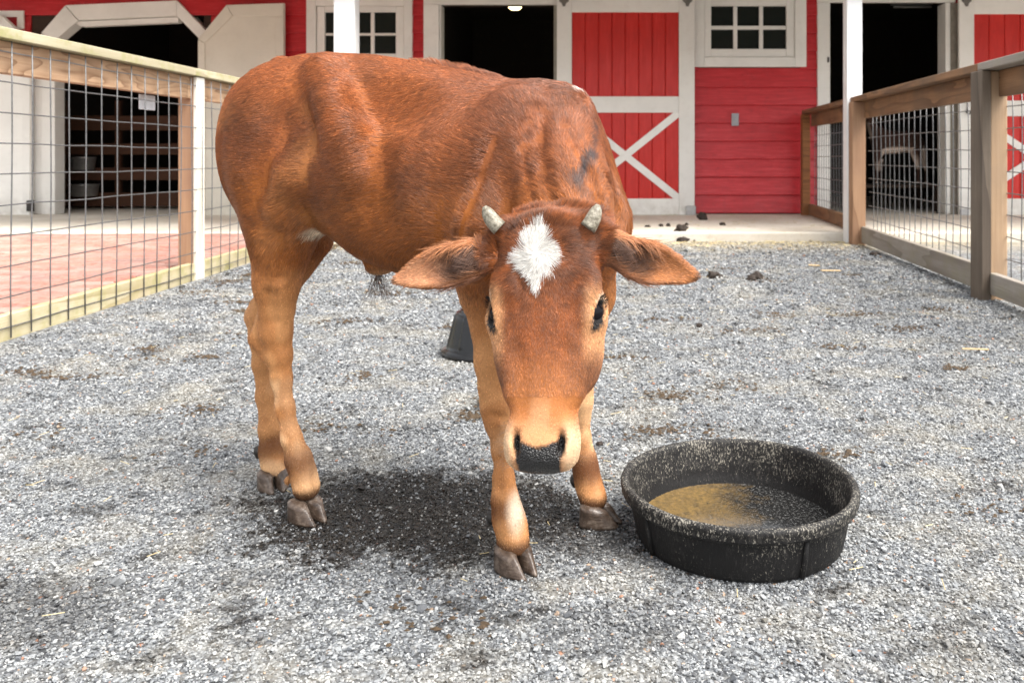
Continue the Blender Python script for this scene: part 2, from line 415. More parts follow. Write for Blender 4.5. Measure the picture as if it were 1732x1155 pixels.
def casing(parts, y0=WALL - .05, y1=WALL - .005, name='casing', parent=None, mat=None):
    for (a, b, t, u) in parts:     # px0, px1, py top, py bottom
        box(name, BX(a), BX(b), y0, y1, BH(u), BH(t), mat or WHITE, parent or barn)
# arch doorway (clipped corners)
def ppoly(pts): return [(BX(a), BH(b)) for a, b in pts]
floor_py = 362
box('door_frame', BX(56), BX(75.5), WALL - .04, WALL + .1, .082, BH(64), WHITE, barn)
prism('door_frame', ppoly([(76, floor_py), (99, floor_py), (99, 71), (76, 59)]), WALL - .06, WALL + .10, WHITE, barn)
prism('door_frame', ppoly([(76, 58), (99, 70), (138, 37), (116, 12)]), WALL - .062, WALL + .10, WHITE, barn)
prism('door_frame', ppoly([(116.5, 11), (138.5, 36), (303.5, 29), (303, 3)]), WALL - .06, WALL + .10, WHITE, barn)
prism('door_frame', ppoly([(303.6, 3), (304, 29), (344, 70), (352, 53)]), WALL - .062, WALL + .10, WHITE, barn)
prism('door_frame', ppoly([(344, 71), (352, 62), (356, 66), (356, floor_py), (344, floor_py)]), WALL - .03, WALL + .10, WHITE, barn)
# inner stop, a thin second moulding
prism('door_stop', ppoly([(124, 36), (139, 46), (303, 39), (303, 30), (138, 37.5)]), WALL - .02, WALL + .06, WHITE, barn, ch=.001)
# open plywood leaves either side of the arch
leaf = prism('door_leaf', ppoly([(345, 364), (345, 70), (393, 12.5), (488, 9.5), (488, 364)]), WALL - .125, WALL - .085, CREAM, barn)
for pts in ([(345.5, 363), (345.5, 72), (357, 77), (357, 363)], [(346, 69), (393, 13), (403, 31), (358, 76)], [(394, 13), (487.5, 10), (487.5, 31), (404, 31.5)], [(474, 33), (487.5, 33), (487.5, 363), (474, 363)]):
    prism('door_batten', ppoly(pts), WALL - .138, WALL - .126, CREAM, leaf, ch=.002)
box('bottom_shadow', BX(347), BX(487), WALL - .12, WALL - .09, .083, .098, IRON, leaf)  # added dark strip drawing the shadow line along the leaf bottom
leaf = prism('door_leaf', ppoly([(-110, 364), (-110, 31), (19, 31), (43, 53), (66, 78), (66, 364)]), WALL - .125, WALL - .085, WHITE, barn)
for pts in ([(-110, 31), (19, 31), (15, 44), (-110, 44)], [(19.5, 31.5), (65, 76), (52, 82), (16, 44.5)], [(53, 83), (65.5, 78), (65.5, 363), (53, 363)]):
    prism('door_batten', ppoly(pts), WALL - .138, WALL - .126, WHITE, leaf, ch=.002)
box('bottom_shadow', BX(-110), BX(65), WALL - .12, WALL - .09, .083, .098, IRON, leaf)  # shadow line under the left leaf, drawn as a dark strip
box('hinge', BX(62), BX(72), WALL - .16, WALL - .12, BH(356), BH(338), IRON, leaf)
box('wall_trim', BX(-120), BX(45), WALL - .05, WALL - .026, BH(30.5), BH(20), WHITE, barn)
box('wall_trim', BX(34), BX(45), WALL - .05, WALL - .026, BH(51), BH(30.8), WHITE, barn)
# windows
def window(cas, sash, cols, rows, sid):
    w_ = box('window', BX(sash[0] + 6), BX(sash[1] - 6), WALL + .05, WALL + .056, BH(sash[3] - 5), BH(sash[2] + 3), DARKWOOD, barn)
    for (a, b, t, u) in cas: box('casing', BX(a), BX(b), WALL - .055, WALL - .004, BH(u), BH(t), WHITE, w_)
    x0, x1 = cols[0][0], cols[-1][1]; y0, y1 = rows[0][0], rows[-1][1]
    for (a, b, t, u) in [(sash[0], x0, sash[2], sash[3]), (x1, sash[1], sash[2], sash[3]), (x0 + .3, x1 - .3, sash[2], y0), (x0 + .3, x1 - .3, y1, sash[3])]:
        box('sash', BX(a), BX(b), WALL - .038, WALL + .03, BH(u), BH(t), WHITE, w_)
    for i in range(len(cols) - 1): box('muntin', BX(cols[i][1]), BX(cols[i + 1][0]), WALL - .022, WALL + .02, BH(y1 - .3), BH(y0 + .3), WHITE, w_)
    for i in range(len(rows) - 1): box('muntin', BX(x0 + .3), BX(x1 - .3), WALL - .019, WALL + .018, BH(rows[i + 1][0]), BH(rows[i][1]), WHITE, w_)
    for a, b in cols:
        for t, u in rows: box('pane', BX(a - 1), BX(b + 1), WALL, WALL + .006, BH(u + 1), BH(t - 1), GLASS, w_, ch=.0008, rot=(random.uniform(-.01, .01), 0, random.uniform(-.01, .01)))
window([(1173, 1190.5, -22, 114.5), (1343, 1362, -22, 114.5), (1190.8, 1342.7, 98, 114.5), (1190.8, 1342.7, -22, -3)], (1191, 1342.5, -2.5, 97.5),
       [(1202, 1240), (1246.5, 1283.6), (1290, 1329)], [(11.6, 44.7), (51, 84)], 'r')
window([(521, 537, -15, 122), (685, 699, -15, 122), (537.3, 684.7, 106, 122), (537.3, 684.7, -15, 12)], (538, 684.5, 12.5, 105.5),
       [(551, 588), (594, 628), (634, 671)], [(22, 57), (61, 92)], 'l')
# square doorways
casing([(718, 744, 10, floor_py), (718, 947, -24, 9.6)]); box('door_frame', BX(744.5), BX(747), WALL - .03, WALL + .14, .082, BH(10), WHITE, barn, ch=.001)
box('door_frame', BX(937), BX(943), WALL - .03, WALL + .14, .082, BH(10), simple('grey_weathered_paint', (.42, .40, .34), .6), barn)
casing([(1381, 1402, 6.5, floor_py), (1381, 1613, -24, 6)], name='casing'); 
box('door_frame', BX(1596), BX(1604), WALL - .05, WALL + .16, .082, BH(6.8), WHITE, barn)
box('door_frame', BX(1604.6), BX(1619), WALL - .04, WALL + .02, .082, BH(6.8), simple('bare_grey_wood', (.33, .30, .25), .8), barn)
box('latch', BX(1397), BX(1400), WALL - .06, WALL - .048, BH(107), BH(98), IRON, barn)
# sliding doors with X braces
def sliding_door(x0, x1, px0, px1, top, mid0, mid1, bot0, bot1, label):
    y0, y1 = WALL - .135, WALL - .10
    d = box('sliding_door', BX(px0 - 4), BX(px1 + 4), y1 + .001, y1 + .012, BH(bot1 - 3), BH(-40), REDD, barn); d['label'] = label
    n = 8; wpx = (px1 - px0) / n
    for i in range(n):
        box('plank', BX(px0 + wpx * i + .25) , BX(px0 + wpx * (i + 1) - .35), y0 + .014, y1, BH(bot1 - 2), BH(top - 10), REDD, d, ch=.005)
    box('stile', BX(x0), BX(px0), y0 - .004, y1 - .002, BH(bot1), BH(-38), WHITE, d)
    box('stile', BX(px1), BX(x1), y0 - .004, y1 - .002, BH(bot1), BH(-38), WHITE, d)
    for (t, u) in ((-38, top), (mid0, mid1), (bot0, bot1)):
        box('rail', BX(px0 + .2), BX(px1 - .2), y0 - .003, y1 - .003, BH(u), BH(t), WHITE, d)
    X0, X1, Z0, Z1 = BX(px0), BX(px1), BH(bot0), BH(mid1); wd = .075
    L = math.hypot(X1 - X0, Z1 - Z0); a = math.atan2(Z1 - Z0, X1 - X0); k = wd / math.sin(a) ; kx = wd / math.tan(a)
    def strip(flip):
        hx = wd / 2 / math.sin(a); hz = wd / 2 / math.cos(a)
        pts = [(X0, Z0), (X0 + hx, Z0), (X1, Z1 - hz), (X1, Z1), (X1 - hx, Z1), (X0, Z0 + hz)]
        if flip: pts = [(X0 + X1 - p[0], p[1]) for p in pts][::-1]
        return pts
    prism('brace', strip(False), y0 - .001, y1 - .010, WHITE, d, ch=.002)
    prism('brace', strip(True), y0 + .0015, y1 - .0075, WHITE, d, ch=.002)
    for hx in (x0 + 12, x1 - 12):
        prism('hanger', ppoly([(hx - 8, -40), (hx - 8, 7), (hx - 4, 10), (hx - 2, 15.5), (hx + 2, 15.5), (hx + 4, 10), (hx + 8, 7), (hx + 8, -40)]), y0 - .016, y0 - .005, simple('grey_hanger', (.20, .19, .17), .5, .3), d)
    return d
d1 = sliding_door(943, 1172.5, 968, 1146.5, 25, 165, 192, 335, 362, 'closed red plank door with white X brace left of the small window')
d2 = sliding_door(1613, 1872, 1638, 1846, 28, 172, 198, 335, 366, 'red plank door with white X brace behind the right fence')
box('door_guide', BX(1158), BX(1174), WALL - .17, WALL - .14, .081, BH(347), STEEL, barn)
box('door_guide', BX(1614), BX(1628), WALL - .17, WALL - .14, .081, BH(352), STEEL, barn)
hk = link('door_hook', tube_me([(BX(1626), WALL - .15, BH(168)), (BX(1627), WALL - .152, BH(182)), (BX(1624), WALL - .155, BH(192)), (BX(1628), WALL - .165, BH(195)), (BX(1631), WALL - .16, BH(189))], .008), IRON, barn)
box('outlet_cover', BX(1236.5), BX(1248.5), WALL - .045, WALL - .024, BH(213.5), BH(192.5), GREYP, barn)
box('outlet_flap', BX(1238.5), BX(1246.5), WALL - .052, WALL - .0455, BH(209), BH(197), GREYP, barn)
# porch columns
box('porch_column', -2.172, -2.005, 6.60, 6.735, 0.0, 2.07, WHITE_B, barn, ch=.004)
box('porch_column', 1.928, 2.05, 6.62, 6.735, 0.0, 2.07, WHITE_B, barn, ch=.004)

# inside the arch: plank stall front with two metal feed pans
stall = thing('stall_front', 'dark brown horizontal plank stall front inside the clipped arch doorway', 'stall', (BX(200), 9.6, .08))
YS = 9.6
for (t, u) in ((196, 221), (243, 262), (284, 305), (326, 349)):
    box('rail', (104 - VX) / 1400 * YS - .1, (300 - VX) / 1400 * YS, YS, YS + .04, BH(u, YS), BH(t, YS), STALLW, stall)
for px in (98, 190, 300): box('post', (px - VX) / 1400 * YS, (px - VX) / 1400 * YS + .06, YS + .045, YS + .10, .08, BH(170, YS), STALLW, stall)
for i, (px, py, wpx, hpx) in enumerate([(140, 277, 40, 22), (142, 322, 46, 20)]):
    Yp = YS - .12; r = wpx / 2 / 1400 * Yp; h = hpx / 1400 * Yp
    t = lathe_me([(r * .8, 0), (r * .86, .004), (r, h), (r * 1.04, h), (r * 1.0, h * .96), (r * .8, .01), (.001, .008)], 32)
    o = link('feed_pan', t, STEEL, None, P(px, py + hpx / 2, Yp))
    tag(o, 'shiny metal feed pan hung on the stall front, ' + ('upper of the two' if i == 0 else 'lower of the two'), 'feed pan')
lp = link('lamp', lathe_me([(.001, -.05), (.05, -.045), (.075, -.02), (.08, 0), (.03, .03), (.001, .03)], 24), BULB, None, (BX(871, 9.3), 9.3, BH(10, 9.3)))
tag(lp, 'small glowing round lamp hanging inside top of the middle doorway', 'lamp')
# ceiling tube light in the right doorway
tl = thing('tube_light', 'unlit ceiling tube light seen in top of the right doorway', 'light', P(1542, 12, 10.2))
box('housing', BX(1508, 10.2), BX(1576, 10.2), 10.15, 10.25, BH(9, 10.2), BH(3, 10.2), GREYP, tl)
link('tube', tube_me([(BX(1510, 10.2), 10.17, BH(13, 10.2)), (BX(1574, 10.2), 10.17, BH(13, 10.2))], .014), simple('tube_glass', (.7, .7, .65), .3), tl)

# ---------------------------------------------------------------- fences
def wire_run(parent, Pf, s0, s1, z0, z1, ds, dz, seed, r=.0028):
    rr = random.Random(seed); n = int((s1 - s0) / ds) + 1
    wob = {}
    def pt(s, z):
        x, y = Pf(s); k = math.sin(s * 2.1 + seed) * .006 + math.sin(z * 5 + s) * .003
        return (x + k, y + .002 * math.sin(7 * z + 3 * s), z + .004 * math.sin(s * 1.7 + seed))
    for i in range(n):
        s = s0 + i * ds; j = rr.uniform(-.006, .006); m_ = rr.uniform(-.005, .005)
        pts = []
        for q in range(7):
            z = z0 + (z1 - z0) * q / 6; ss = s + j * math.sin(q) + m_ * (q / 6); x, y, zz = pt(ss, z); pts.append((x, y, zz))
        link('wire', tube_me(pts, r, 5), WIREM, parent)
    z = z0 + dz * .35; 
    while z < z1 + .001:
        pts = [pt(s0 - .03 + (s1 - s0 + .06) * q / 24, z + rr.uniform(-.0025, .0025)) for q in range(25)]
        pts = [(a - .003, b, c) for a, b, c in pts]
        link('wire', tube_me(pts, r, 5), WIREM, parent); z += dz
LF = thing('wire_fence', 'left fence of galvanised wire mesh under a mossy timber cap rail', 'fence', (FL(4.5), 4.5, 0), 'pen fences')
def Lp(s): return (FL(s), s)
segs = [2.15, 4.66, 6.72]
for a, b in zip(segs, segs[1:]):
    g_ = .002
    seg_box('cap_rail', (FL(a) - .05, a + g_), (FL(b) - .05, b - g_), .14, 1.158, 1.200, CAP, LF)
    seg_box('band_board', (FL(a) - .045, a + g_), (FL(b) - .045, b - g_), .038, 1.03, 1.156, PINE, LF)
    seg_box('kick_board', (FL(a) - .028, a + g_), (FL(b) - .028, b - g_), .04, -.02, .098, KICK, LF)
box('post', -2.430, -2.3445, 4.70, 4.795, 0, 1.155, POSTR, LF)
o = box('post_facing', -2.3435, -2.322, 4.698, 4.79, 0, 1.155, PALE_POST, LF); o['label'] = 'added white facing board for the bleached, lit side of the post'  # brown post's inner face: bleaching and light both put into the board's colour
box('post', FL(6.67) - .12, FL(6.67) - .03, 6.62, 6.71, 0, 1.155, POSTB, LF)
box('post', FL(2.4) - .13, FL(2.4) - .04, 2.3, 2.39, 0, 1.155, POSTB, LF)
wire_run(LF, lambda s: (FL(s) + .004, s), 2.24, 6.7, .005, 1.150, .12, .118, 3)
card = box('tag', BX(0) * 0 + FL(4.35) - .10, FL(4.35) - .095, 4.29, 4.44, .95, 1.028, simple('white_card', (.7, .7, .72), .6), LF); card['label'] = 'blank white card'

RFx = lambda y: 1.875 + .042 * (y - 4.1)
RF = thing('wire_fence', 'right fence of weathered brown timber posts and rails with wire mesh', 'fence', (RFx(5), 5, 0), 'pen fences')
caps = [2.9, 4.12, 6.60, 8.62]
for i, (a, b) in enumerate(zip(caps, caps[1:])):
    m_ = RAILB if i else GREYW
    seg_box('cap_rail', (RFx(a) + .045, a + .003), (RFx(b) + .045, b - .003), .145, 1.130, 1.168, m_, RF)
    seg_box('band_board', (RFx(a) + .075, a + (.05 if i else 0)), (RFx(b) + .075, b - .05), .038, 1.0, 1.128, RAILB, RF)
seg_box('kick_board', (RFx(2.9) + .03, 2.9), (RFx(4.05) + .03, 4.07), .04, .03, .135, GREYW, RF)
seg_box('kick_board', (RFx(4.2) + .05, 4.17), (RFx(6.5) + .05, 6.5), .04, .02, .148, GREYW, RF)
seg_box('kick_board', (RFx(6.76) + .05, 6.76), (RFx(8.54) + .05, 8.54), .04, .085, .20, RAILB, RF)
o = box('post', 1.886, 1.976, 4.075, 4.165, -.02, 1.127, POSTB, RF, ch=.005, rot=(0, 0, .10))
o = box('post_facing', 1.832, 1.882, 4.05, 4.155, -.02, 1.127, POSTG, RF, ch=.004, rot=(0, 0, .10)); o['label'] = 'dark grey weathered facing board'
o = box('post', 1.935, 2.04, 6.50, 6.60, -.02, 1.127, POSTR, RF, ch=.004)
o = box('post', 2.03, 2.11, 8.55, 8.64, .08, 1.127, CEDAR, RF, ch=.004)
o = box('post', 1.83, 1.92, 2.86, 2.95, 0, 1.127, POSTB, RF, ch=.004)
wire_run(RF, lambda s: (RFx(s) + .10, s), 2.95, 6.5, .06, 1.03, .108, .107, 5)
wire_run(RF, lambda s: (RFx(s) + .08, s), 6.66, 8.5, .12, 1.03, .108, .107, 9)

# ---------------------------------------------------------------- goat in the dark doorway
GOATD = simple('dark_goat_coat', (.10, .045, .02), .85, 0, 30, .5); GOATW = simple('pale_goat_belly', (.62, .52, .42), .85)
plat = thing('platform', 'low dark timber platform under the goat in the right doorway', 'platform', (BX(1510, 9.5), 9.5, .08))
Zp = BH(312, 9.4)
for i in range(5): box('plank', BX(1440, 9.4), BX(1585, 9.4), 9.2 + .12 * i, 9.315 + .12 * i, Zp - .03, Zp, PLANKDARK, plat)
for px in (1445, 1575):
    for yy in (9.25, 9.75): box('leg', BX(px, 9.4) - .03, BX(px, 9.4) + .03, yy - .03, yy + .03, .08, Zp - .031, PLANKDARK, plat)
# goat: one skinned body
def skin_body(name, verts, edges, radii, mat, parent, sub=2):
    me = bpy.data.meshes.new(name); me.from_pydata(verts, edges, []); 
    o = bpy.data.objects.new(name, me); COL.objects.link(o)
    md = o.modifiers.new('skin', 'SKIN'); sv = me.skin_vertices[0] if me.skin_vertices else None
    if sv is None:
        bpy.context.view_layer.objects.active = o
        me.attributes.new('skin', 'FLOAT', 'POINT')
    for i, r in enumerate(radii): me.skin_vertices[0].data[i].radius = (r, r)
    me.skin_vertices[0].data[0].use_root = True
    sb = o.modifiers.new('sub', 'SUBSURF'); sb.levels = sub; sb.render_levels = sub
    dg = bpy.context.evaluated_depsgraph_get(); dg.update(); m2 = bpy.data.meshes.new_from_object(o.evaluated_get(dg))
    bpy.data.objects.remove(o)
    for p in m2.polygons: p.use_smooth = True
    m2.materials.clear(); m2.materials.append(mat)
    return link(name, m2, None, parent)
goat = thing('goat', 'dark brown goat with pale belly standing in the right doorway', 'goat', (BX(1525, 9.4), 9.4, Zp))
def Gp(px, py, dz=0): return P(px, py, 9.42 + dz)
gv = [Gp(1545, 232), Gp(1512, 244), Gp(1487, 236), Gp(1474, 212), Gp(1470, 192), Gp(1458, 199), Gp(1556, 222),
      Gp(1484, 268, -.08), Gp(1483, 290, -.08), Gp(1482, 311, -.08), Gp(1488, 268, .1), Gp(1490, 290, .1), Gp(1489, 311, .1),
      Gp(1549, 262, -.08), Gp(1554, 285, -.08), Gp(1552, 311, -.08), Gp(1562, 262, .1), Gp(1567, 288, .1), Gp(1566, 311, .1)]
ge = [(0, 1), (1, 2), (2, 3), (3, 4), (4, 5), (0, 6), (2, 7), (7, 8), (8, 9), (2, 10), (10, 11), (11, 12), (0, 13), (13, 14), (14, 15), (0, 16), (16, 17), (17, 18)]
gr = [.13, .125, .11, .055, .05, .03, .02] + [.045, .022, .02] * 2 + [.055, .024, .02] * 2
# coat: dark above, pale below (a real two-tone coat)
gm = M('goat_coat'); gz = gm.n('SeparateXYZ'); gm.l(gm.wpos(), gz.inputs[0]); gn = gm.noise(gm.wpos(), 9, 4)
kz = gm.math('ADD', gz.outputs[2], gm.math('MULTIPLY', gn, .08))
bel = BH(253, 9.4)
gnn = gm.n('SeparateXYZ'); gm.l(gm.n('NewGeometry').outputs['Normal'], gnn.inputs[0])
gm.set(Base_Color=gm.mix(gm.math('MULTIPLY', gm.mr(gnn.outputs[2], -.05, -.35, 0, 1), gm.mr(gn, .2, .5, .4, 1)), (.04, .015, .008), (.75, .6, .5)), Roughness=.9)
skin_body('body', gv, ge, gr, gm.m, goat)
for dz in (-.05, .05):
    a = Gp(1477, 196, dz); link('ear', tube_me([a, (a[0] + .05, a[1] + dz * .6, a[2] - .02), (a[0] + .10, a[1] + dz, a[2] - .06)], [.012, .02, .004], 6), GOATD, goat)
a = Gp(1472, 184); link('horn', tube_me([a, (a[0] + .03, a[1], a[2] + .06), (a[0] + .09, a[1], a[2] + .09)], [.014, .01, .004], 6), IRON, goat)

# ---------------------------------------------------------------- rubber feed pan with water
def rubber(name, fleck, col=(.008, .0075, .0075)):
    m = M(name); v = m.coord('Object'); 
    n1 = m.noise(v, 9, 6, .7); n2 = m.noise(m.coord('Object', scale=(1, 1, .45)), 330, 4, .75); n3 = m.noise(m.coord('Object', scale=(1, 1, .25)), 170, 4, .7)
    sp = m.n('SeparateXYZ'); m.l(v, sp.inputs[0])
    at = m.n('Attribute'); at.attribute_name = 'scale_dust'
    amt = m.math('ADD', m.mr(n1, .3, .7, -.08, .04), m.math('MULTIPLY', at.outputs['Fac'], .095))
    k = m.math('MULTIPLY', m.mr(m.math('ADD', n2, amt), .62, .69, 0, .8), fleck)
    k2 = m.math('MULTIPLY', m.mr(m.math('ADD', n3, amt), .54, .72, 0, 1), fleck * .35)
    c = m.mix(k2, col, (.085, .078, .072)); c = m.mix(k, c, (.40, .37, .31))
    m.set(Base_Color=c, Roughness=m.mr(n1, .3, .7, .5, .75), Specular_IOR_Level=.3, Normal=m.bump(m.math('ADD', n3, m.math('MULTIPLY', n2, .5)), .002, .7)); return m.m
RUB = rubber('scaled_black_rubber', .85)
pan = thing('feed_pan', 'large round black rubber pan with shallow water in the right foreground', 'rubber pan', (.252, 1.575, 0))
PS = 1.07
prof = [(.001, .0), (.172, .0), (.180, .004), (.186, .03), (.193, .070), (.1945, .0745), (.2005, .076), (.2055, .079), (.2075, .084), (.2065, .089), (.2085, .093), (.2085, .099), (.206, .1035), (.201, .105), (.1965, .103), (.194, .098),
        (.190, .075), (.183, .035), (.176, .012), (.168, .008), (.001, .007)]
def dens(pr, n):     # subdivide the profile so the wall is not a few long quads
    out = []
    for a, b in zip(pr, pr[1:]):
        k = max(1, int(math.dist(a, b) / n))
        for i in range(k): out.append((a[0] + (b[0] - a[0]) * i / k, a[1] + (b[1] - a[1]) * i / k))
    return out + [pr[-1]]
from mathutils import noise as mn
def pj(a, r, z): return .0028 * mn.noise(Vector((math.cos(a) * 1.2, math.sin(a) * 1.2, z * 4))) * min(1, z / .05) + (.0007 * mn.noise(Vector((math.cos(a) * 30, math.sin(a) * 30, z * 150))) if z > .01 else 0)
prof = [(r * PS, z) for r, z in prof]
pme = lathe_me(dens(prof, .006), 200, pj)
at = pme.attributes.new('scale_dust', 'FLOAT', 'POINT')
for i, v in enumerate(pme.vertices):
    r = math.hypot(v.co.x, v.co.y); z = v.co.z; inner = (z > .008 and r / PS < .1765 + (z - .012) * .21 + .004 and z < .1)
    d = 1.0 if z > .099 else (.85 if .082 < z < .1 and r > .195 else (.75 * min(1, max(0, (z - .03) / .02)) if inner else .12))
    at.data[i].value = d
for v in pme.vertices:
    if v.co.z > .05: v.co.z += .002 * math.sin(math.atan2(v.co.y, v.co.x) * 2 + .6) * (v.co.z - .05) / .05
link('tub', pme, RUB, pan, (.252, 1.575, 0))
ribm = lathe_me
for a in (math.radians(-66), math.radians(-150), math.radians(20), math.radians(120)):
    c_, s_ = math.cos(a), math.sin(a); tx, ty = -s_, c_
    pts = [(.252 + c_ * (r * PS + .0015) , 1.575 + s_ * (r * PS + .0015), z) for r, z in ((.180, .005), (.1865, .035), (.193, .072))]
    link('rib', tube_me(pts, [.005, .0055, .004], 8), RUB, pan)
wm = M('murky_water'); wv = wm.coord('Object')
sx = wm.n('SeparateXYZ'); wm.l(wv, sx.inputs[0])
nn = wm.noise(wv, 26, 6, .75); n2 = wm.noise(wv, 90, 5, .8)
side = wm.mr(wm.math('ADD', sx.outputs[0], wm.math('MULTIPLY', wm.math('SUBTRACT', wm.noise(wv, 14, 4, .7), .5), .30)), -.06, .05, 1, 0)
side = wm.math('MULTIPLY', side, wm.mr(nn, .3, .6, .45, 1), clamp=True)
dark = wm.mix(wm.mr(wm.noise(wv, 170, 4, .8), .52, .70, 0, 1), (.010, .010, .010), (.16, .16, .155))
cc = wm.mix(side, dark, wm.mix(wm.mr(n2, .4, .7), (.20, .125, .042), (.07, .05, .022)))
wm.set(Base_Color=cc, Roughness=.12, Specular_IOR_Level=.5, Coat_Weight=.0, Normal=wm.bump(nn, .0015, .3))
wr = lathe_me([(.001, .0), (.06, .0), (.12, 0), (.1765 * PS, 0), (.1785 * PS, .0012)], 96)
o = link('murky_water', wr, wm.m, None, (.252, 1.575, .0165)); tag(o, 'shallow murky water with golden algae lying in the big black pan', 'water')
# small inverted tub behind the calf
RUB2 = simple('clean_black_rubber', (.005, .005, .0055), .24, 0, 15, .3)
cx, cy = -.440, 2.99
tb = thing('rubber_tub', 'small black rubber tub upside down on the gravel behind the calf', 'rubber tub', (cx, cy, 0))
pr2 = [(.142, .0), (.152, .003), (.155, .010), (.151, .018), (.140, .022), (.134, .026), (.104, .142), (.100, .150), (.090, .154), (.001, .155)]
def rj(a, r, z): return .0045 * (max(0, math.cos(a * 9)) ** 6) if .03 < z < .15 else 0
link('shell', lathe_me(dens(pr2, .012), 144, rj), RUB2, tb, (cx, cy, 0))
link('base_ring', lathe_me([(.07, .153), (.075, .159), (.085, .159), (.089, .153)], 64), RUB2, tb, (cx, cy, 0))

# ---------------------------------------------------------------- droppings, chips, straw
DUNG = simple('dung', (.035, .022, .014), .75, 0, 80, .5, .004)
def G(px, py): Z = FPX * EYE / (py - VY); return ((px - VX) / FPX * Z, Z, 0)
def PG(px, py): Z = FPX * (EYE - .08) / (py - VY); return ((px - VX) / FPX * Z, Z, .08)
for i, (loc, r, lab) in enumerate([
    (G(1208, 470), (.042, .04, .026), 'dark clod of dung on gravel, just right of the calf\'s right ear tip'),
    (G(1271, 474), (.03, .03, .02), 'lower flatter lump of a dung pair on gravel'),
    (G(1281, 472), (.032, .03, .03), 'taller rounder lump of a dung pair on gravel'),
    (PG(1188, 372), (.045, .04, .05), 'biggest dark dung clod on the porch, beside the white door foot'),
    (PG(1152, 391), (.055, .04, .034), 'wide low dung clod on the porch lip'),
    (PG(1222, 381), (.03, .025, .018), 'small dung lump under the red siding'),
    (G(1155, 410), (.042, .035, .03), 'dung lump on gravel at the foot of the porch'),
    (PG(1118, 383), (.022, .02, .014), 'dung crumb on the porch near the door middle'),
    (PG(1130, 383), (.025, .02, .016), 'dung crumb between two smaller crumbs on the porch'),
    (PG(1161, 381), (.017, .017, .014), 'single pea-sized dung crumb behind the wide porch clod'),
    (PG(1095, 384), (.03, .02, .012), 'flat scattered dung crumb nearest the calf on the porch'),
    (G(1480, 433), (.04, .03, .02), 'dark clod of dung on gravel near the right fence foot'),
    (G(1015, 752), (.008, .008, .006), 'tiny dark pellet between the calf\'s muzzle and the pan'),
    (G(1182, 553), (.014, .014, .012), 'small dark pellet alone on the pale gravel')]):
    bm = blob_me(r, i + 3, n=3, amp=.6)
    tag(link('dung', bm, DUNG, None, (loc[0], loc[1], loc[2] + r[2] * .45), (0, 0, i)), lab, 'dung', 'droppings on the ground')
CHIP = simple('pale_chip', (.62, .45, .25), .8, 0, 60, .3)
for i, (px, py, L, a, lab) in enumerate([
    (1405, 461, .13, .25, 'long pale wood chip on gravel toward the right fence'), (1377, 452, .07, -.1, 'short pale wood chip just behind the longer one'),
    (1650, 596, .10, .05, 'thin straw stalk lying on gravel at the right side'), (1205, 383 + 30, .06, .4, 'pale chip at the foot of the porch edge')]):
    x, y, z = G(px, py); bmx = box_me(L, .022 if i < 2 else .006, .006, .002, CHIP)
    tag(link('wood_chip', bmx, None, None, (x, y, .012), (.05, .04, a)), lab, 'wood chip', 'loose chips on the gravel')
# loose straw bits
STRAW = simple('straw', (.62, .50, .27), .8, 0, 200, .35)
vv, ff = [], []
def bit(x, y, z, L, wd, a, tilt):
    dx, dy = math.cos(a) * L / 2, math.sin(a) * L / 2; nx, ny = -math.sin(a) * wd / 2, math.cos(a) * wd / 2; h = L / 2 * math.sin(tilt); t = wd * .5
    i = len(vv)
    vv.extend([(x - dx + nx, y - dy + ny, z - h), (x - dx - nx, y - dy - ny, z - h), (x + dx - nx, y + dy - ny, z + h), (x + dx + nx, y + dy + ny, z + h), (x - dx, y - dy, z - h + t), (x + dx, y + dy, z + h + t)])
    ff.extend([(i, i + 1, i + 2, i + 3), (i + 1, i + 4, i + 5, i + 2), (i + 4, i, i + 3, i + 5)])
for k in range(1300):
    r = random.random()
    if r < .45: y = PE - abs(random.gauss(0, .22)) - .01; x = random.uniform(-2.2, 2.0); z = .008; L = random.uniform(.02, .06); wd = .005
    elif r < .6: y = random.uniform(PE, WALL - .1); x = random.uniform(-1.5, 1.95) ; z = .085; L = random.uniform(.02, .05); wd = .004
    elif r < .98: y = random.uniform(1.2, 6.5); x = random.uniform(-2.1, 1.8); z = .012; L = random.uniform(.012, .035); wd = .0015
    else: continue
    bit(x, y, z, L, wd, random.uniform(0, 3.14), random.uniform(-.05, .1))
tag(link('straw', mesh('straw', vv, ff), STRAW), 'scattered bits of pale straw on the gravel and porch', 'straw', kind='stuff')

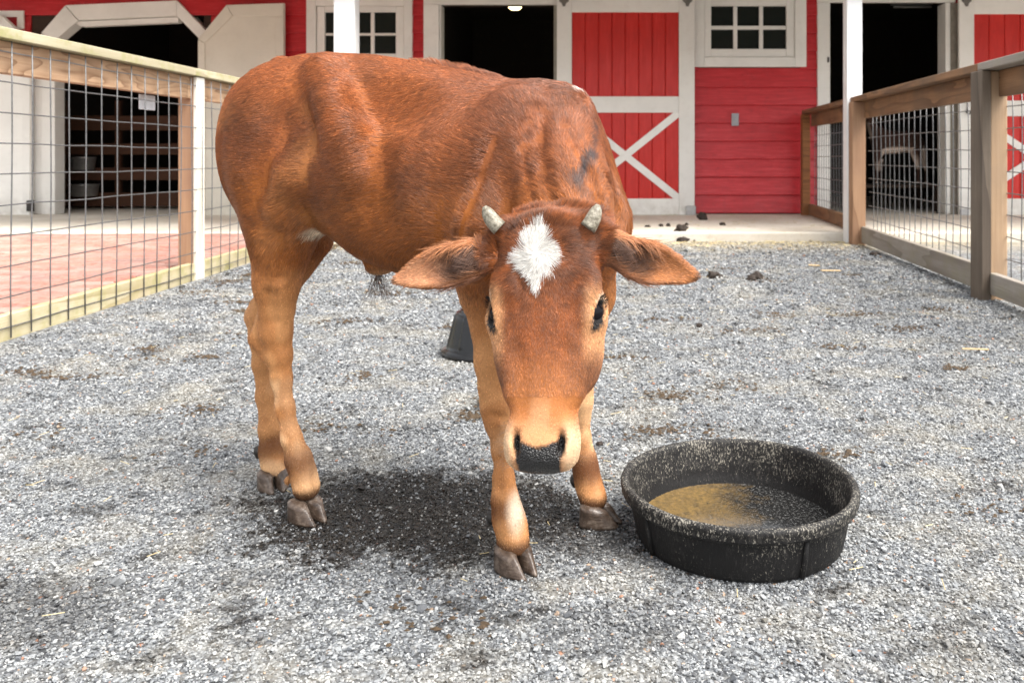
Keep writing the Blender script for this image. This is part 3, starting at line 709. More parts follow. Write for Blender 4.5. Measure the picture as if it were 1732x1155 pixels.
# trodden droppings and soil crumbs lying in loose drifts on the gravel
CRUMB = simple('trodden_dirt', (.095, .062, .034), .9, 0, 120, .6, .003)
vv, ff = [], []
r_c = random.Random(21)
for k in range(95):
    cy = 1.25 + 5.2 * r_c.random() ** 1.25; cx = r_c.uniform(-.70 * cy, min(.50 * cy, 1.7)); cx = max(cx, -2.1)
    sx, sy = r_c.uniform(.02, .09), r_c.uniform(.012, .04); n = int(r_c.uniform(18, 70)); a = r_c.uniform(-.4, .4)
    if math.hypot(cx - .252, cy - 1.575) < .34 or math.hypot(cx + .37, (cy - 1.66) * 1.5) < .42: continue
    for q in range(n):
        u_, v_ = r_c.gauss(0, sx), r_c.gauss(0, sy); x = cx + u_ * math.cos(a) - v_ * math.sin(a); y = cy + u_ * math.sin(a) + v_ * math.cos(a)
        s_ = r_c.uniform(.0022, .0055) * (1 + .10 * cy); z = r_c.uniform(.003, .008) + (.002 if cy > 3 else 0); i = len(vv); t0 = r_c.uniform(0, 6.28)
        for m_ in range(4): vv.append((x + s_ * 1.5 * math.cos(t0 + m_ * 1.57) * r_c.uniform(.6, 1.2), y + s_ * math.sin(t0 + m_ * 1.57) * r_c.uniform(.6, 1.2), z))
        vv.append((x + s_ * r_c.uniform(-.3, .3), y, z + s_ * r_c.uniform(.5, 1.0)))
        ff.extend([(i, i + 1, i + 4), (i + 1, i + 2, i + 4), (i + 2, i + 3, i + 4), (i + 3, i, i + 4)])
tag(link('dirt', mesh('dirt_crumbs', vv, ff), CRUMB), 'brown drifts of trodden dirt and dung crumbs on the gravel', 'dirt', kind='stuff')

# ---------------------------------------------------------------- gravel: real stones
stones = bpy.data.collections.new('stone_kinds')
for k in range(7):
    rr = random.Random(k + 40); bm = bmesh.new()
    for q in range(13):
        a = Vector((rr.gauss(0, 1), rr.gauss(0, 1), rr.gauss(0, 1))).normalized()
        bm.verts.new((a.x * rr.uniform(.8, 1.15), a.y * rr.uniform(.6, .95), a.z * rr.uniform(.45, .75)))
    r_ = bmesh.ops.convex_hull(bm, input=bm.verts); bmesh.ops.delete(bm, geom=[g for g in r_['geom_interior'] if isinstance(g, bmesh.types.BMVert)], context='VERTS')
    me = bpy.data.meshes.new('stone'); bm.to_mesh(me); bm.free(); me.materials.append(GRAV_I)
    stones.objects.link(bpy.data.objects.new('stone_kind', me))
def gravel_field(seed, ys, dens_f, size_f):
    # points laid in world space, denser and finer nearby
    r = np.random.default_rng(seed); out = []
    for y0, y1 in zip(ys, ys[1:]):
        xl, xr = -.76 * y1 - .40, .53 * y1 + .40
        xl = max(xl, -2.29 - .018 * (y0 - 3.1) + .02) if y1 > 2.6 else xl; xr = min(xr, 1.93 if y1 < 4.3 else 1.98)
        n = int((xr - xl) * (y1 - y0) * dens_f((y0 + y1) / 2)); out.append(np.stack([r.uniform(xl, xr, n), r.uniform(y0, y1, n), np.full(n, size_f((y0 + y1) / 2))], 1))
    return np.concatenate(out)
ys = list(np.arange(.65, 6.76, .1))
A1 = gravel_field(1, ys, lambda y: 52000 if y < 1.7 else 52000 * (1.7 / y) ** 2.0, lambda y: .00225 * max(1, (y / 1.7)) ** .75)
sz = A1[:, 2] * np.exp(rng.normal(0, .33, len(A1)))
big = rng.random(len(A1)) < .012; sz[big] *= 1.9
nP = len(A1); co = np.zeros((nP, 3)); co[:, :2] = A1[:, :2]; co[:, 2] = sz * rng.uniform(.0, .8, nP)
# keep stones out from under the pan floor
keep = ~((np.hypot(co[:, 0] - .252, co[:, 1] - 1.575) < .184))
co = co[keep]; sz = sz[keep]; nP = len(co)
gme = bpy.data.meshes.new('gravel_points'); gme.vertices.add(nP); gme.vertices.foreach_set('co', co.ravel().astype(np.float32))
a_ = gme.attributes.new('size', 'FLOAT', 'POINT'); a_.data.foreach_set('value', sz.astype(np.float32))
a_ = gme.attributes.new('rot', 'FLOAT_VECTOR', 'POINT'); rv = rng.uniform(-.5, .5, (nP, 3)); rv[:, 2] = rng.uniform(0, 6.28, nP); a_.data.foreach_set('vector', rv.ravel().astype(np.float32))
go = link('gravel', gme, GRAV_I)
tag(go, 'crushed grey stone gravel covering the pen', 'gravel', kind='stuff')
ng = bpy.data.node_groups.new('scatter', 'GeometryNodeTree')
ng.interface.new_socket('Geometry', in_out='INPUT', socket_type='NodeSocketGeometry'); ng.interface.new_socket('Geometry', in_out='OUTPUT', socket_type='NodeSocketGeometry')
N = ng.nodes.new; gi = N('NodeGroupInput'); gout = N('NodeGroupOutput'); mp = N('GeometryNodeMeshToPoints'); ip = N('GeometryNodeInstanceOnPoints')
ci = N('GeometryNodeCollectionInfo'); ci.inputs['Collection'].default_value = stones; ci.inputs['Separate Children'].default_value = True; ci.inputs['Reset Children'].default_value = True
ip.inputs['Pick Instance'].default_value = True
s1 = N('GeometryNodeInputNamedAttribute'); s1.data_type = 'FLOAT'; s1.inputs['Name'].default_value = 'size'
s2 = N('GeometryNodeInputNamedAttribute'); s2.data_type = 'FLOAT_VECTOR'; s2.inputs['Name'].default_value = 'rot'
e2 = N('FunctionNodeEulerToRotation')
L_ = ng.links.new
L_(gi.outputs[0], mp.inputs['Mesh']); L_(mp.outputs[0], ip.inputs['Points']); L_(ci.outputs[0], ip.inputs['Instance'])
L_(s1.outputs['Attribute'], ip.inputs['Scale']); L_(s2.outputs['Attribute'], e2.inputs[0]); L_(e2.outputs[0], ip.inputs['Rotation']); L_(ip.outputs[0], gout.inputs[0])
md = go.modifiers.new('scatter', 'NODES'); md.node_group = ng
print('STONES', nP)
# ================================================================ THE CALF
# body grown as one smooth solid on a fine grid, then meshed
V3 = lambda *a: np.array(a, float)
H = .004
lo = V3(-.90, 1.07, .028); hi = V3(.20, 1.98, .975)
dim = np.ceil((hi - lo) / H).astype(int) + 1
F = np.full(dim, .3, np.float32)
gx = (lo[0] + np.arange(dim[0]) * H).astype(np.float32); gy = (lo[1] + np.arange(dim[1]) * H).astype(np.float32); gz_ = (lo[2] + np.arange(dim[2]) * H).astype(np.float32)
def region(b0, b1):
    i0 = np.clip(((np.array(b0) - lo) / H).astype(int), 0, dim - 1); i1 = np.clip(np.ceil((np.array(b1) - lo) / H).astype(int) + 1, 1, dim)
    sl_ = tuple(slice(a, b) for a, b in zip(i0, i1))
    return sl_, gx[sl_[0]][:, None, None], gy[sl_[1]][None, :, None], gz_[sl_[2]][None, None, :]
def smin(a, b, k):
    h = np.maximum(k - np.abs(a - b), 0) / k; return np.minimum(a, b) - h * h * k * .25
def smax(a, b, k): return -smin(-a, -b, k)
def add(b0, b1, fn, k=.02, sub=False):
    mg = k + .012; sl_, x, y, z = region(np.array(b0) - mg, np.array(b1) + mg)
    d = fn(x, y, z).astype(np.float32)
    F[sl_] = smax(F[sl_], -d, k) if sub else smin(F[sl_], d, k)
def cone(a, b, ra, rb, k=.02, sub=False):
    a = np.array(a, float); b = np.array(b, float); ba = b - a; L2 = ba @ ba
    def fn(x, y, z):
        t = ((x - a[0]) * ba[0] + (y - a[1]) * ba[1] + (z - a[2]) * ba[2]) / L2; t = np.clip(t, 0, 1)
        return np.sqrt((x - a[0] - t * ba[0]) ** 2 + (y - a[1] - t * ba[1]) ** 2 + (z - a[2] - t * ba[2]) ** 2) - (ra + (rb - ra) * t)
    r = max(ra, rb); add(np.minimum(a, b) - r, np.maximum(a, b) + r, fn, k, sub)
def chain(pts, k=.02):
    for p, q in zip(pts, pts[1:]): cone(p[0], q[0], p[1], q[1], k)
def ell(c, r, k=.02, ax=None, sub=False):
    c = np.array(c, float); r = np.array(r, float); R = np.eye(3) if ax is None else np.array(ax, float)
    def fn(x, y, z):
        d = [x - c[0], y - c[1], z - c[2]]; q = [(R[i][0] * d[0] + R[i][1] * d[1] + R[i][2] * d[2]) / r[i] for i in range(3)]
        n = np.sqrt(q[0] ** 2 + q[1] ** 2 + q[2] ** 2); m2 = np.sqrt((q[0] / r[0]) ** 2 + (q[1] / r[1]) ** 2 + (q[2] / r[2]) ** 2) + 1e-9
        return n * (n - 1) / m2
    m_ = r.max(); add(c - m_, c + m_, fn, k, sub)
nrm = lambda v: np.array(v, float) / np.linalg.norm(v)
PV = lambda *a: np.array(P(*a), float)
Q = V3(-.653, 1.725, 0); A = nrm((.578, -.18, 0)); NN = V3(A[1], -A[0], 0)   # A rump->chest, NN toward the near side
UP = V3(0, 0, 1)
def near(px, py, l):     # point l metres to the near side of the body's mid-plane, seen at px,py
    sx = (px - VX) / FPX; Z = (l + Q[0] * NN[0] + Q[1] * NN[1]) / (sx * NN[0] + NN[1]); return np.array(P(px, py, Z), float)
# --- torso loft
ts = np.array([-.158, -.140, -.11, -.075, -.03, .05, .12, .2, .3, .4, .5, .56, .61, .65, .68, .71, .732])
top = np.array([.775, .815, .862, .898, .917, .929, .928, .922, .906, .885, .866, .862, .852, .818, .75, .66, .61])
bot = np.array([.72, .67, .63, .60, .582, .570, .548, .502, .476, .470, .468, .470, .478, .492, .51, .54, .58])
wid = np.array([.018, .055, .092, .122, .138, .142, .150, .164, .170, .164, .148, .136, .118, .096, .074, .046, .015])
zc_ = top - (top - bot) * np.interp(ts, [-.2, .1, .3, .6, .8], [.5, .50, .60, .55, .5])
def torso(x, y, z):
    t = (x - Q[0]) * A[0] + (y - Q[1]) * A[1]; l = (x - Q[0]) * NN[0] + (y - Q[1]) * NN[1]
    tt = t[:, :, 0]
    I = lambda v: np.interp(tt, ts, v)[:, :, None].astype(np.float32)
    W_, T_, B_, C_ = I(wid), I(top), I(bot), I(zc_)
    q = np.where(z > C_, (z - C_) / (T_ - C_), (C_ - z) / (C_ - B_))
    n = np.where(z > C_, 2.05, 2.15).astype(np.float32)
    rho = (np.abs(l / W_) ** n + np.abs(q) ** n) ** (1 / n)
    d = (rho - 1) * np.minimum(W_, (T_ - B_) / 2) * .9
    return np.maximum(d, np.maximum(ts[0] - t, t - ts[-1]))
add((-.86, 1.25, .42), (.12, 1.97, .96), torso, .01)
# --- hindquarters
hx = nrm(A); fr = [hx, NN, UP]
ell(near(462, 262, .075), (.10, .075, .155), .05, fr)          # near thigh
ell(near(446, 250, .045), (.055, .06, .10), .04, fr)           # near buttock
ell(near(460, 255, -.075), (.085, .06, .13), .04, fr)           # far buttock
Zt = 1.655
chain([(PV(480, 300, 1.645), .078), (PV(476, 385, 1.65), .060), (PV(474, 430, 1.655), .046), (PV(468, 480, 1.66), .0385), (PV(468, 525, 1.665), .035)], .04)
cone(PV(505, 365, 1.63), PV(482, 430, 1.65), .038, .026, .04)
chain([(PV(468, 525, 1.665), .034), (PV(467, 560, 1.668), .0325), (PV(472, 600, 1.668), .0265), (PV(476, 640, 1.666), .0215), (PV(482, 690, 1.66), .0195), (PV(493, 740, 1.655), .0205), (PV(505, 776, 1.65), .0262), (PV(513, 800, 1.646), .0252), (PV(518, 822, 1.642), .0295)], .015)
chain([(PV(446, 545, 1.675), .016), (PV(436, 572, 1.68), .0165), (PV(452, 600, 1.675), .015)], .022)     # hock point
cone(PV(462, 455, 1.68), PV(444, 560, 1.68), .014, .011, .02)       # hamstring cord
ell(PV(487, 812, 1.665), (.010, .010, .012), .008); ell(PV(497, 808, 1.64), (.008, .008, .010), .008)
# far hind leg
chain([(PV(520, 330, 1.82), .085), (PV(512, 400, 1.82), .058), (PV(493, 445, 1.825), .042), (PV(468, 490, 1.825), .036), (PV(448, 535, 1.825), .034)], .04)
chain([(PV(448, 535, 1.825), .034), (PV(445, 570, 1.825), .030), (PV(443, 615, 1.82), .0210), (PV(448, 670, 1.815), .0195), (PV(456, 725, 1.81), .0235), (PV(459, 762, 1.805), .0265), (PV(463, 785, 1.80), .0255), (PV(465, 803, 1.795), .029)], .015)
chain([(PV(434, 515, 1.835), .015), (PV(430, 535, 1.835), .017), (PV(440, 565, 1.83), .014)], .022)
ell(PV(437, 762, 1.815), (.010, .010, .014), .008)
# flank fold between belly and thigh
cone(near(575, 300, .11), near(556, 352, .06), .038, .018, .04)
# --- shoulders and forelegs
ell(near(872, 245, .095), (.07, .035, .10), .04, fr)           # near shoulder blade
ell(near(845, 330, .105), (.085, .055, .115), .05, fr)         # near shoulder
ell(near(930, 310, -.05), (.055, .05, .12), .03, fr)            # far shoulder
chain([(PV(838, 385, 1.455), .078), (PV(826, 450, 1.465), .062), (PV(822, 500, 1.475), .041), (PV(829, 555, 1.48), .031), (PV(832, 610, 1.478), .0280), (PV(834, 655, 1.475), .0265)], .03)
chain([(PV(834, 655, 1.475), .0265), (PV(839, 690, 1.47), .0275), (PV(843, 715, 1.468), .024), (PV(849, 760, 1.466), .0190), (PV(852, 810, 1.463), .0195), (PV(854, 843, 1.46), .0245), (PV(860, 874, 1.455), .0285), (PV(866, 896, 1.452), .0272), (PV(868, 918, 1.448), .0315)], .015)
ell(PV(834, 873, 1.475), (.009, .009, .013), .008)
chain([(PV(985, 420, 1.58), .075), (PV(992, 500, 1.60), .052), (PV(982, 560, 1.62), .036), (PV(979, 620, 1.635), .0285), (PV(981, 655, 1.64), .0265)], .03)
chain([(PV(981, 655, 1.64), .0265), (PV(981, 680, 1.64), .0265), (PV(982, 705, 1.64), .0200), (PV(984, 740, 1.638), .0190), (PV(989, 775, 1.636), .0235), (PV(991, 795, 1.634), .0258), (PV(996, 820, 1.628), .0265), (PV(1003, 842, 1.618), .030)], .015)
ell(PV(973, 812, 1.655), (.009, .009, .012), .008)
# --- chest, brisket, neck
ell(PV(986, 388, 1.50), (.064, .085, .095), .035)
cone(PV(1000, 430, 1.46), PV(990, 500, 1.44), .05, .03, .05)
chain([(PV(918, 246, 1.545), .094), (PV(938, 268, 1.485), .072), (PV(955, 325, 1.42), .070), (PV(955, 400, 1.36), .070), (PV(930, 455, 1.31), .066)], .05)
ell(PV(962, 190, 1.51), (.045, .05, .042), .03)                 # small hump
# --- near-side relief, laid on the surface itself
def surf(px, py, inward=0.):
    Z = np.arange(1.2, 1.95, .002); pts = np.stack([(px - VX) / FPX * Z, Z, EYE + (VY - py) / FPX * Z], 1); k = np.round((pts - lo) / H).astype(int)
    ok = ((k >= 0) & (k < dim)).all(1); f = np.where(ok, F[tuple(np.clip(k, 0, dim - 1).T)], 1); n = int(np.argmax(f < 0)); return pts[n] + nrm(pts[n] - V3(0, 0, EYE)) * inward
def ridge(pts, r, k, inward, sub=False):
    q = [surf(a, b, inward) for a, b in pts]
    for a, b in zip(q, q[1:]): cone(a, b, r, r, k, sub)
def dent(px, py, r, k, out): ell(surf(px, py, -out), r, k, fr, True)
JOBS = []
def ridge(pts, r, k, inward, sub=False): JOBS.append(([surf(a, b, inward) for a, b in pts], r, k, sub))
dent(650, 165, (.075, .030, .055), .05, .013)        # hollow of the flank
dent(490, 200, (.045, .022, .055), .06, .016)
dent(625, 330, (.030, .022, .090), .05, .012)        # hollow in front of the thigh
dent(430, 330, (.025, .020, .080), .04, .012)
ridge([(546, 116), (566, 180), (588, 235), (604, 290)], .019, .055, .014)      # hip bone ridge
ridge([(470, 350), (500, 300), (520, 240)], .018, .045, .014)
ridge([(918, 190), (908, 235), (915, 285), (930, 340)], .0080, .022, .000, True)     # crease where neck meets shoulder
ridge([(893, 212), (885, 250), (890, 300), (901, 345)], .0045, .014, .0005, True)
ridge([(838, 245), (817, 300), (797, 350), (780, 405)], .0032, .014, .001, True)     # skin folds behind the shoulder
ridge([(1030, 300), (1044, 340), (1050, 390)], .0045, .014, .000, True)
ridge([(962, 215), (985, 260), (998, 310)], .0050, .016, .000, True)
ridge([(1005, 300), (1018, 345), (1026, 395)], .0045, .014, .000, True)
ridge([(461, 600), (466, 650), (473, 700), (483, 740)], .0022, .010, 0, True)     # tendon lines
ridge([(838, 725), (842, 780), (843, 828)], .0030, .010, 0, True)
ridge([(532, 800), (535, 830)], .003, .008, 0, True); ridge([(880, 893), (884, 916)], .003, .008, 0, True)
ridge([(455, 500), (462, 545)], .006, .014, 0, True); ridge([(478, 400), (474, 470)], .004, .014, 0, True)
ridge([(832, 704), (850, 706)], .003, .010, 0, True)
for q_, r_, k_, sb_ in JOBS:
    for a, b in zip(q_, q_[1:]): cone(a, b, r_, r_, k_, sb_)
ell(near(640, 448, .01), (.026, .022, .018), .035, fr)           # sheath
STRIPE = [surf(a, b) for a, b in ((1008, 205), (1006, 235), (1002, 262), (990, 288), (976, 312))]
# --- tail: over the rump and down the far side
tailp = [(PV(520, 114, 1.76), .024), (PV(478, 116, 1.78), .024), (PV(438, 134, 1.82), .0225), (PV(418, 160, 1.85), .021), (PV(410, 195, 1.875), .018), (PV(415, 280, 1.885), .016), (PV(430, 380, 1.885), .014), (PV(448, 440, 1.885), .013)]
chain(tailp, .018)

# --- head
pw = PV(920, 366, 1.262); nw = PV(908, 790, 1.150)
hv = nrm(nw - pw); HL = np.linalg.norm(nw - pw); hw0 = V3(-.125, -1, 0); hw = nrm(hw0 - hv * (hw0 @ hv)); hu = nrm(np.cross(hw, hv)); hu = hu if hu[0] > 0 else -hu
HF = [hu, hv, hw]
HP = lambda u, v, w_: pw + hu * u + hv * v + hw * w_
vs_ = np.array([-.014, -.006, .004, .03, .07, .11, .14, .18, .22, .26, .29, .315, .335, .350, .362, .370])
ha = np.array([.045, .070, .080, .082, .0805, .0800, .0765, .0685, .0590, .0535, .0520, .0520, .0530, .0520, .0430, .020])
hf = np.array([-.045, -.022, -.008, .0, .003, .002, -.002, -.005, -.006, -.005, -.004, -.003, -.003, -.006, -.014, -.028])
hb = np.array([-.075, -.095, -.105, -.12, -.135, -.145, -.150, -.145, -.130, -.110, -.096, -.088, -.082, -.076, -.066, -.045])
def headf(x, y, z):
    dx, dy, dz = x - pw[0], y - pw[1], z - pw[2]
    u = dx * hu[0] + dy * hu[1] + dz * hu[2]; v = dx * hv[0] + dy * hv[1] + dz * hv[2]; w_ = dx * hw[0] + dy * hw[1] + dz * hw[2]
    I = lambda q: np.interp(v, vs_, q).astype(np.float32)
    a_, f_, b_ = I(ha), I(hf), I(hb); c_ = f_ - np.minimum((f_ - b_) * .45, .05)
    q = np.where(w_ > c_, (w_ - c_) / (f_ - c_), (c_ - w_) / (c_ - b_))
    # the jaw side narrows toward the throat
    n = np.where(w_ > c_, 2.5, 2.0).astype(np.float32)
    rho = (np.abs(u / a_) ** n + np.abs(q) ** n) ** (1 / n)
    d = (rho - 1) * np.minimum(a_, (f_ - b_) / 2) * .85
    return np.maximum(d, np.maximum(vs_[0] - v, v - vs_[-1]))
cs = np.array([HP(u, v, w_) for u in (-.09, .09) for v in (-.03, .375) for w_ in (-.15, .01)])
EFR = []
add(cs.min(0), cs.max(0), headf, .03)
for s in (-1, 1):
    ell(HP(s * .066, .014, -.040), (.024, .020, .028), .015, HF)                       # poll corner under the horn
    ell(HP(s * .060, .104, -.024), (.024, .028, .020), .022, HF)                     # brow
    cone(HP(s * .066, .112, -.020), HP(s * .081, .124, -.050), .010, .008, .014)     # upper lid ridge
    ES = HP(s * .0725, .142, -.034); en = nrm(hu * s * .80 + hw * .60 - hv * .05); el_ = nrm(np.cross(en, nrm(hv * .9 - hu * s * .58))); ed = nrm(np.cross(el_, en))
    ell(ES, (.020, .026, .030), .016, [en, el_, ed])                                  # orbit
    EFR.append((ES, en, el_, ed)); ell(ES + en * .021, (.017, .0082, .0245), .005, [en, el_, ed], True)              # eye opening
    cone(HP(s * .066, .162, -.045), HP(s * .047, .255, -.035), .017, .012, .03)      # cheek ridge
    ell(HP(s * .052, .195, -.085), (.028, .055, .045), .04, HF)                      # jaw muscle
    ell(HP(s * .0340, .324, -.030), (.018, .030, .025), .024, HF)                    # muzzle pad
    ell(HP(s * .0310, .330, -.006), (.0036, .0120, .014), .004, HF, True)             # nostril
    cone(HP(s * .0330, .322, -.006), HP(s * .0325, .312, -.006), .0045, .0025, .004, True)
    cone(HP(s * .040, .20, .000), HP(s * .030, .27, .004), .006, .005, .02, True)
ell(HP(0, .335, -.016), (.028, .024, .020), .016, HF)                                # nose pad
cone(HP(0, .333, .008), HP(0, .352, .004), .0015, .0015, .007, True)
ell(HP(0, .345, -.055), (.036, .02, .024), .02, HF)                                  # lower lip
ell(HP(0, .03, -.012), (.035, .035, .016), .03, HF)
EYES = [(s, HP(s * .0725, .142, -.034) - nrm(hu * s * .80 + hw * .60 - hv * .05) * .0075, .0222) for s in (-1, 1)]
F += .003
for pts_ in ([(-.034, .088), (-.030, .108), (-.036, .132), (-.030, .150)], [(-.020, .100), (-.017, .120), (-.022, .145)], [(.028, .092), (.024, .115), (.029, .140)], [(.012, .105), (.013, .135)]):
    for (u0, v0), (u1, v1) in zip(pts_, pts_[1:]):
        cone(HP(u0, v0, .004 - abs(u0) * .12), HP(u1, v1, .003 - abs(u1) * .12), .0022, .0022, .010, True)
# --- ears: thick leaf with a hollow scooped from the front
def ear(pts, Zr, Zt_, k0):
    n = len(pts); C = np.array([PV(px, (a + b) / 2, Zr + (Zt_ - Zr) * i / (n - 1)) for i, (px, a, b) in enumerate(pts)])
    hh = np.array([(b - a) / 2 / FPX * Zr for (px, a, b) in pts]); e = nrm(C[-1] - C[0]); L = (C[-1] - C[0]) @ e
    g_ = V3(-.05, -1, .05); g_ = nrm(g_ - e * (g_ @ e)); f_ = np.cross(g_, e); f_ = f_ if f_[2] > 0 else -f_
    sC = (C - C[0]) @ e; fC = (C - C[0]) @ f_; c0 = C[0]
    def loft(th, sc, off, inset):
        def fn(x, y, z):
            dx, dy, dz = x - c0[0], y - c0[1], z - c0[2]
            s = dx * e[0] + dy * e[1] + dz * e[2]; f = dx * f_[0] + dy * f_[1] + dz * f_[2]; g2 = dx * g_[0] + dy * g_[1] + dz * g_[2] - off
            h_ = np.interp(s, sC, hh) * sc; fc = np.interp(s, sC, fC); tk = th * np.interp(s, sC, np.clip(hh / hh.max(), .35, 1))
            rho = np.sqrt(((f - fc) / h_) ** 2 + (g2 / tk) ** 2)
            return np.maximum((rho - 1) * np.minimum(h_, tk) * .9, np.maximum(inset[0] - s, s - (L - inset[1])))
        return fn
    r = hh.max() + .02; b0 = C.min(0) - r; b1 = C.max(0) + r
    add(b0, b1, loft(.019, 1, 0, (0, .001)), .012)
    add(b0, b1, loft(.0175, .76, .012, (.022, .016)), .006, True)
    # the forward fold that shades the opening
    add(b0, b1, lambda x, y, z: np.sqrt((x - (c0 + e * L * .18)[0]) ** 2 + (y - (c0 + e * L * .18 + g_ * .004)[1]) ** 2 + (z - (c0 + e * L * .18)[2] - fC[1]) ** 2) - .020, .02)
    return dict(c0=c0, e=e, f=f_, g=g_, L=L, sC=sC, fC=fC, hh=hh)
earL = ear([(838, 404, 448), (815, 404, 462), (790, 408, 476), (765, 411, 485), (740, 418, 490), (715, 431, 491), (692, 448, 489), (677, 461, 485), (664, 472, 480)], 1.285, 1.30, 0)
earR = ear([(1004, 384, 426), (1028, 390, 440), (1050, 397, 458), (1072, 400, 473), (1095, 405, 482), (1118, 416, 484), (1142, 432, 483), (1165, 450, 482), (1182, 464, 474)], 1.285, 1.30, 0)

# --- gentle unevenness of hide
print('FIELD', dim)
# surface nets
def surface_nets(F):
    s = F < 0
    nx, ny, nz = F.shape
    c = np.zeros((nx - 1, ny - 1, nz - 1), np.int8)
    for a in (0, 1):
        for b in (0, 1):
            for d in (0, 1): c += s[a:nx - 1 + a, b:ny - 1 + b, d:nz - 1 + d]
    act = (c > 0) & (c < 8); idx = -np.ones(act.shape, np.int32); I = np.argwhere(act); idx[act] = np.arange(len(I))
    sm = np.zeros((len(I), 3)); cnt = np.zeros(len(I))
    corners = [(a, b, d) for a in (0, 1) for b in (0, 1) for d in (0, 1)]
    fv = {k: F[I[:, 0] + k[0], I[:, 1] + k[1], I[:, 2] + k[2]].astype(float) for k in corners}
    for p in corners:
        for ax in range(3):
            if p[ax] == 0:
                q = list(p); q[ax] = 1; q = tuple(q); a = fv[p]; b = fv[q]; m_ = (a < 0) != (b < 0)
                t = np.where(m_, a / np.where(m_, a - b, 1), 0); pt = np.array(p, float)[None, :].repeat(len(I), 0); pt[:, ax] += t
                sm[m_] += pt[m_]; cnt[m_] += 1
    vtx = I + sm / cnt[:, None]
    quads = []
    for ax in range(3):
        sl0 = [slice(1, -1)] * 3; a = s[tuple(slice(0, -1) if i == ax else slice(1, -1) for i in range(3))]; b = s[tuple(slice(1, None) if i == ax else slice(1, -1) for i in range(3))]
        E = np.argwhere(a != b); off = np.array([0 if i == ax else 1 for i in range(3)]); E = E + off
        flip = a[a != b]
        o1, o2 = [(1, 2), (2, 0), (0, 1)][ax]
        d1 = np.eye(3, dtype=int)[o1]; d2 = np.eye(3, dtype=int)[o2]
        g_ = lambda e: idx[e[:, 0], e[:, 1], e[:, 2]]
        q = np.stack([g_(E - d1 - d2), g_(E - d2), g_(E), g_(E - d1)], 1)
        q[~flip] = q[~flip][:, ::-1]; quads.append(q)
    return vtx, np.concatenate(quads)
sl0 = time0 = None
vtx, quads = surface_nets(F)
co = lo + vtx * H
# relax a little
edges = np.concatenate([quads[:, [0, 1]], quads[:, [1, 2]], quads[:, [2, 3]], quads[:, [3, 0]]])
deg = np.bincount(edges.ravel(), minlength=len(co)).astype(float)
def lap(c):
    s_ = np.stack([np.bincount(edges[:, 0], c[edges[:, 1], k], len(c)) + np.bincount(edges[:, 1], c[edges[:, 0], k], len(c)) for k in range(3)], 1)
    return s_ / deg[:, None]
for lam in (.5, -.3, .5, -.3): co = co + lam * (lap(co) - co)
def smooth(e0, e1, x): t = np.clip((x - e0) / (e1 - e0), 0, 1); return t * t * (3 - 2 * t)
# cheap smooth value noise for numpy
class VN:
    def __init__(s, seed): s.g = np.random.default_rng(seed).random((32, 32, 32)).astype(np.float32)
    def __call__(s, p):
        p = np.asarray(p); i = np.floor(p).astype(int); f = p - i; f = f * f * (3 - 2 * f); r = 0
        for a in (0, 1):
            for b in (0, 1):
                for d in (0, 1):
                    w_ = (f[:, 0] if a else 1 - f[:, 0]) * (f[:, 1] if b else 1 - f[:, 1]) * (f[:, 2] if d else 1 - f[:, 2])
                    r = r + w_ * s.g[(i[:, 0] + a) % 32, (i[:, 1] + b) % 32, (i[:, 2] + d) % 32]
        return r
vn = [VN(k) for k in range(4)]
def fbm(p, sc, k=0, o=3): 
    r = 0; am = 1; t = 0
    for q in range(o): r = r + am * vn[(k + q) % 4](p * sc * 2 ** q + 7.3 * q); t += am; am *= .5
    return r / t
# only keep the biggest connected piece is not needed: everything is welded by design
me = bpy.data.meshes.new('calf_body')
me.vertices.add(len(co)); me.vertices.foreach_set('co', co.ravel())
me.loops.add(len(quads) * 4); me.loops.foreach_set('vertex_index', quads.ravel().astype(np.int32))
me.polygons.add(len(quads)); me.polygons.foreach_set('loop_start', np.arange(len(quads)) * 4); me.polygons.foreach_set('loop_total', np.full(len(quads), 4))
me.polygons.foreach_set('use_smooth', np.ones(len(quads), bool)); me.update(); me.validate()
nv = len(me.vertices); no = np.zeros(nv * 3); me.vertices.foreach_get('normal', no) if False else None
fn = np.cross(co[quads[:, 2]] - co[quads[:, 0]], co[quads[:, 3]] - co[quads[:, 1]])
if np.sum(fn[:, 2] * (co[quads[:, 0]][:, 2] - .7)) < 0: fn = -fn; me.flip_normals()
vno = np.zeros_like(co)
for k in range(4):
    for d in range(3): vno[:, d] += np.bincount(quads[:, k], fn[:, d], len(co))
vno /= np.linalg.norm(vno, axis=1)[:, None] + 1e-12

# --- coat colours (hair albedo, with the lower body's shade mixed in)
def loc_head(p): d = p - pw; return d @ hu, d @ hv, d @ hw
def sph(p, c, r, soft=.4, ax=None):
    d = (p - c); 
    if ax is not None: d = np.stack([d @ np.array(a) for a in ax], 1)
    q = np.sqrt(((d / np.array(r)) ** 2).sum(1)) + (fbm(p, 28, 1, 3) - .5) * .5 * soft
    return smooth(1 + soft * .5, 1 - soft * .5, q)
def ear_coord(p, E):
    d = p - E['c0']; s = d @ E['e']; f = d @ E['f'] - np.interp(s, E['sC'], E['fC']); g_ = d @ E['g']
    h_ = np.interp(s, E['sC'], E['hh']); return s / E['L'], f / h_, g_
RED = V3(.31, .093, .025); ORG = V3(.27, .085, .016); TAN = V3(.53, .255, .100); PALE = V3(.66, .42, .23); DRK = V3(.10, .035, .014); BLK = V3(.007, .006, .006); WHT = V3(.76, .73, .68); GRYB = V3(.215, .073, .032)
def mixc(c, d, k): return c + (d - c) * np.asarray(k)[:, None]
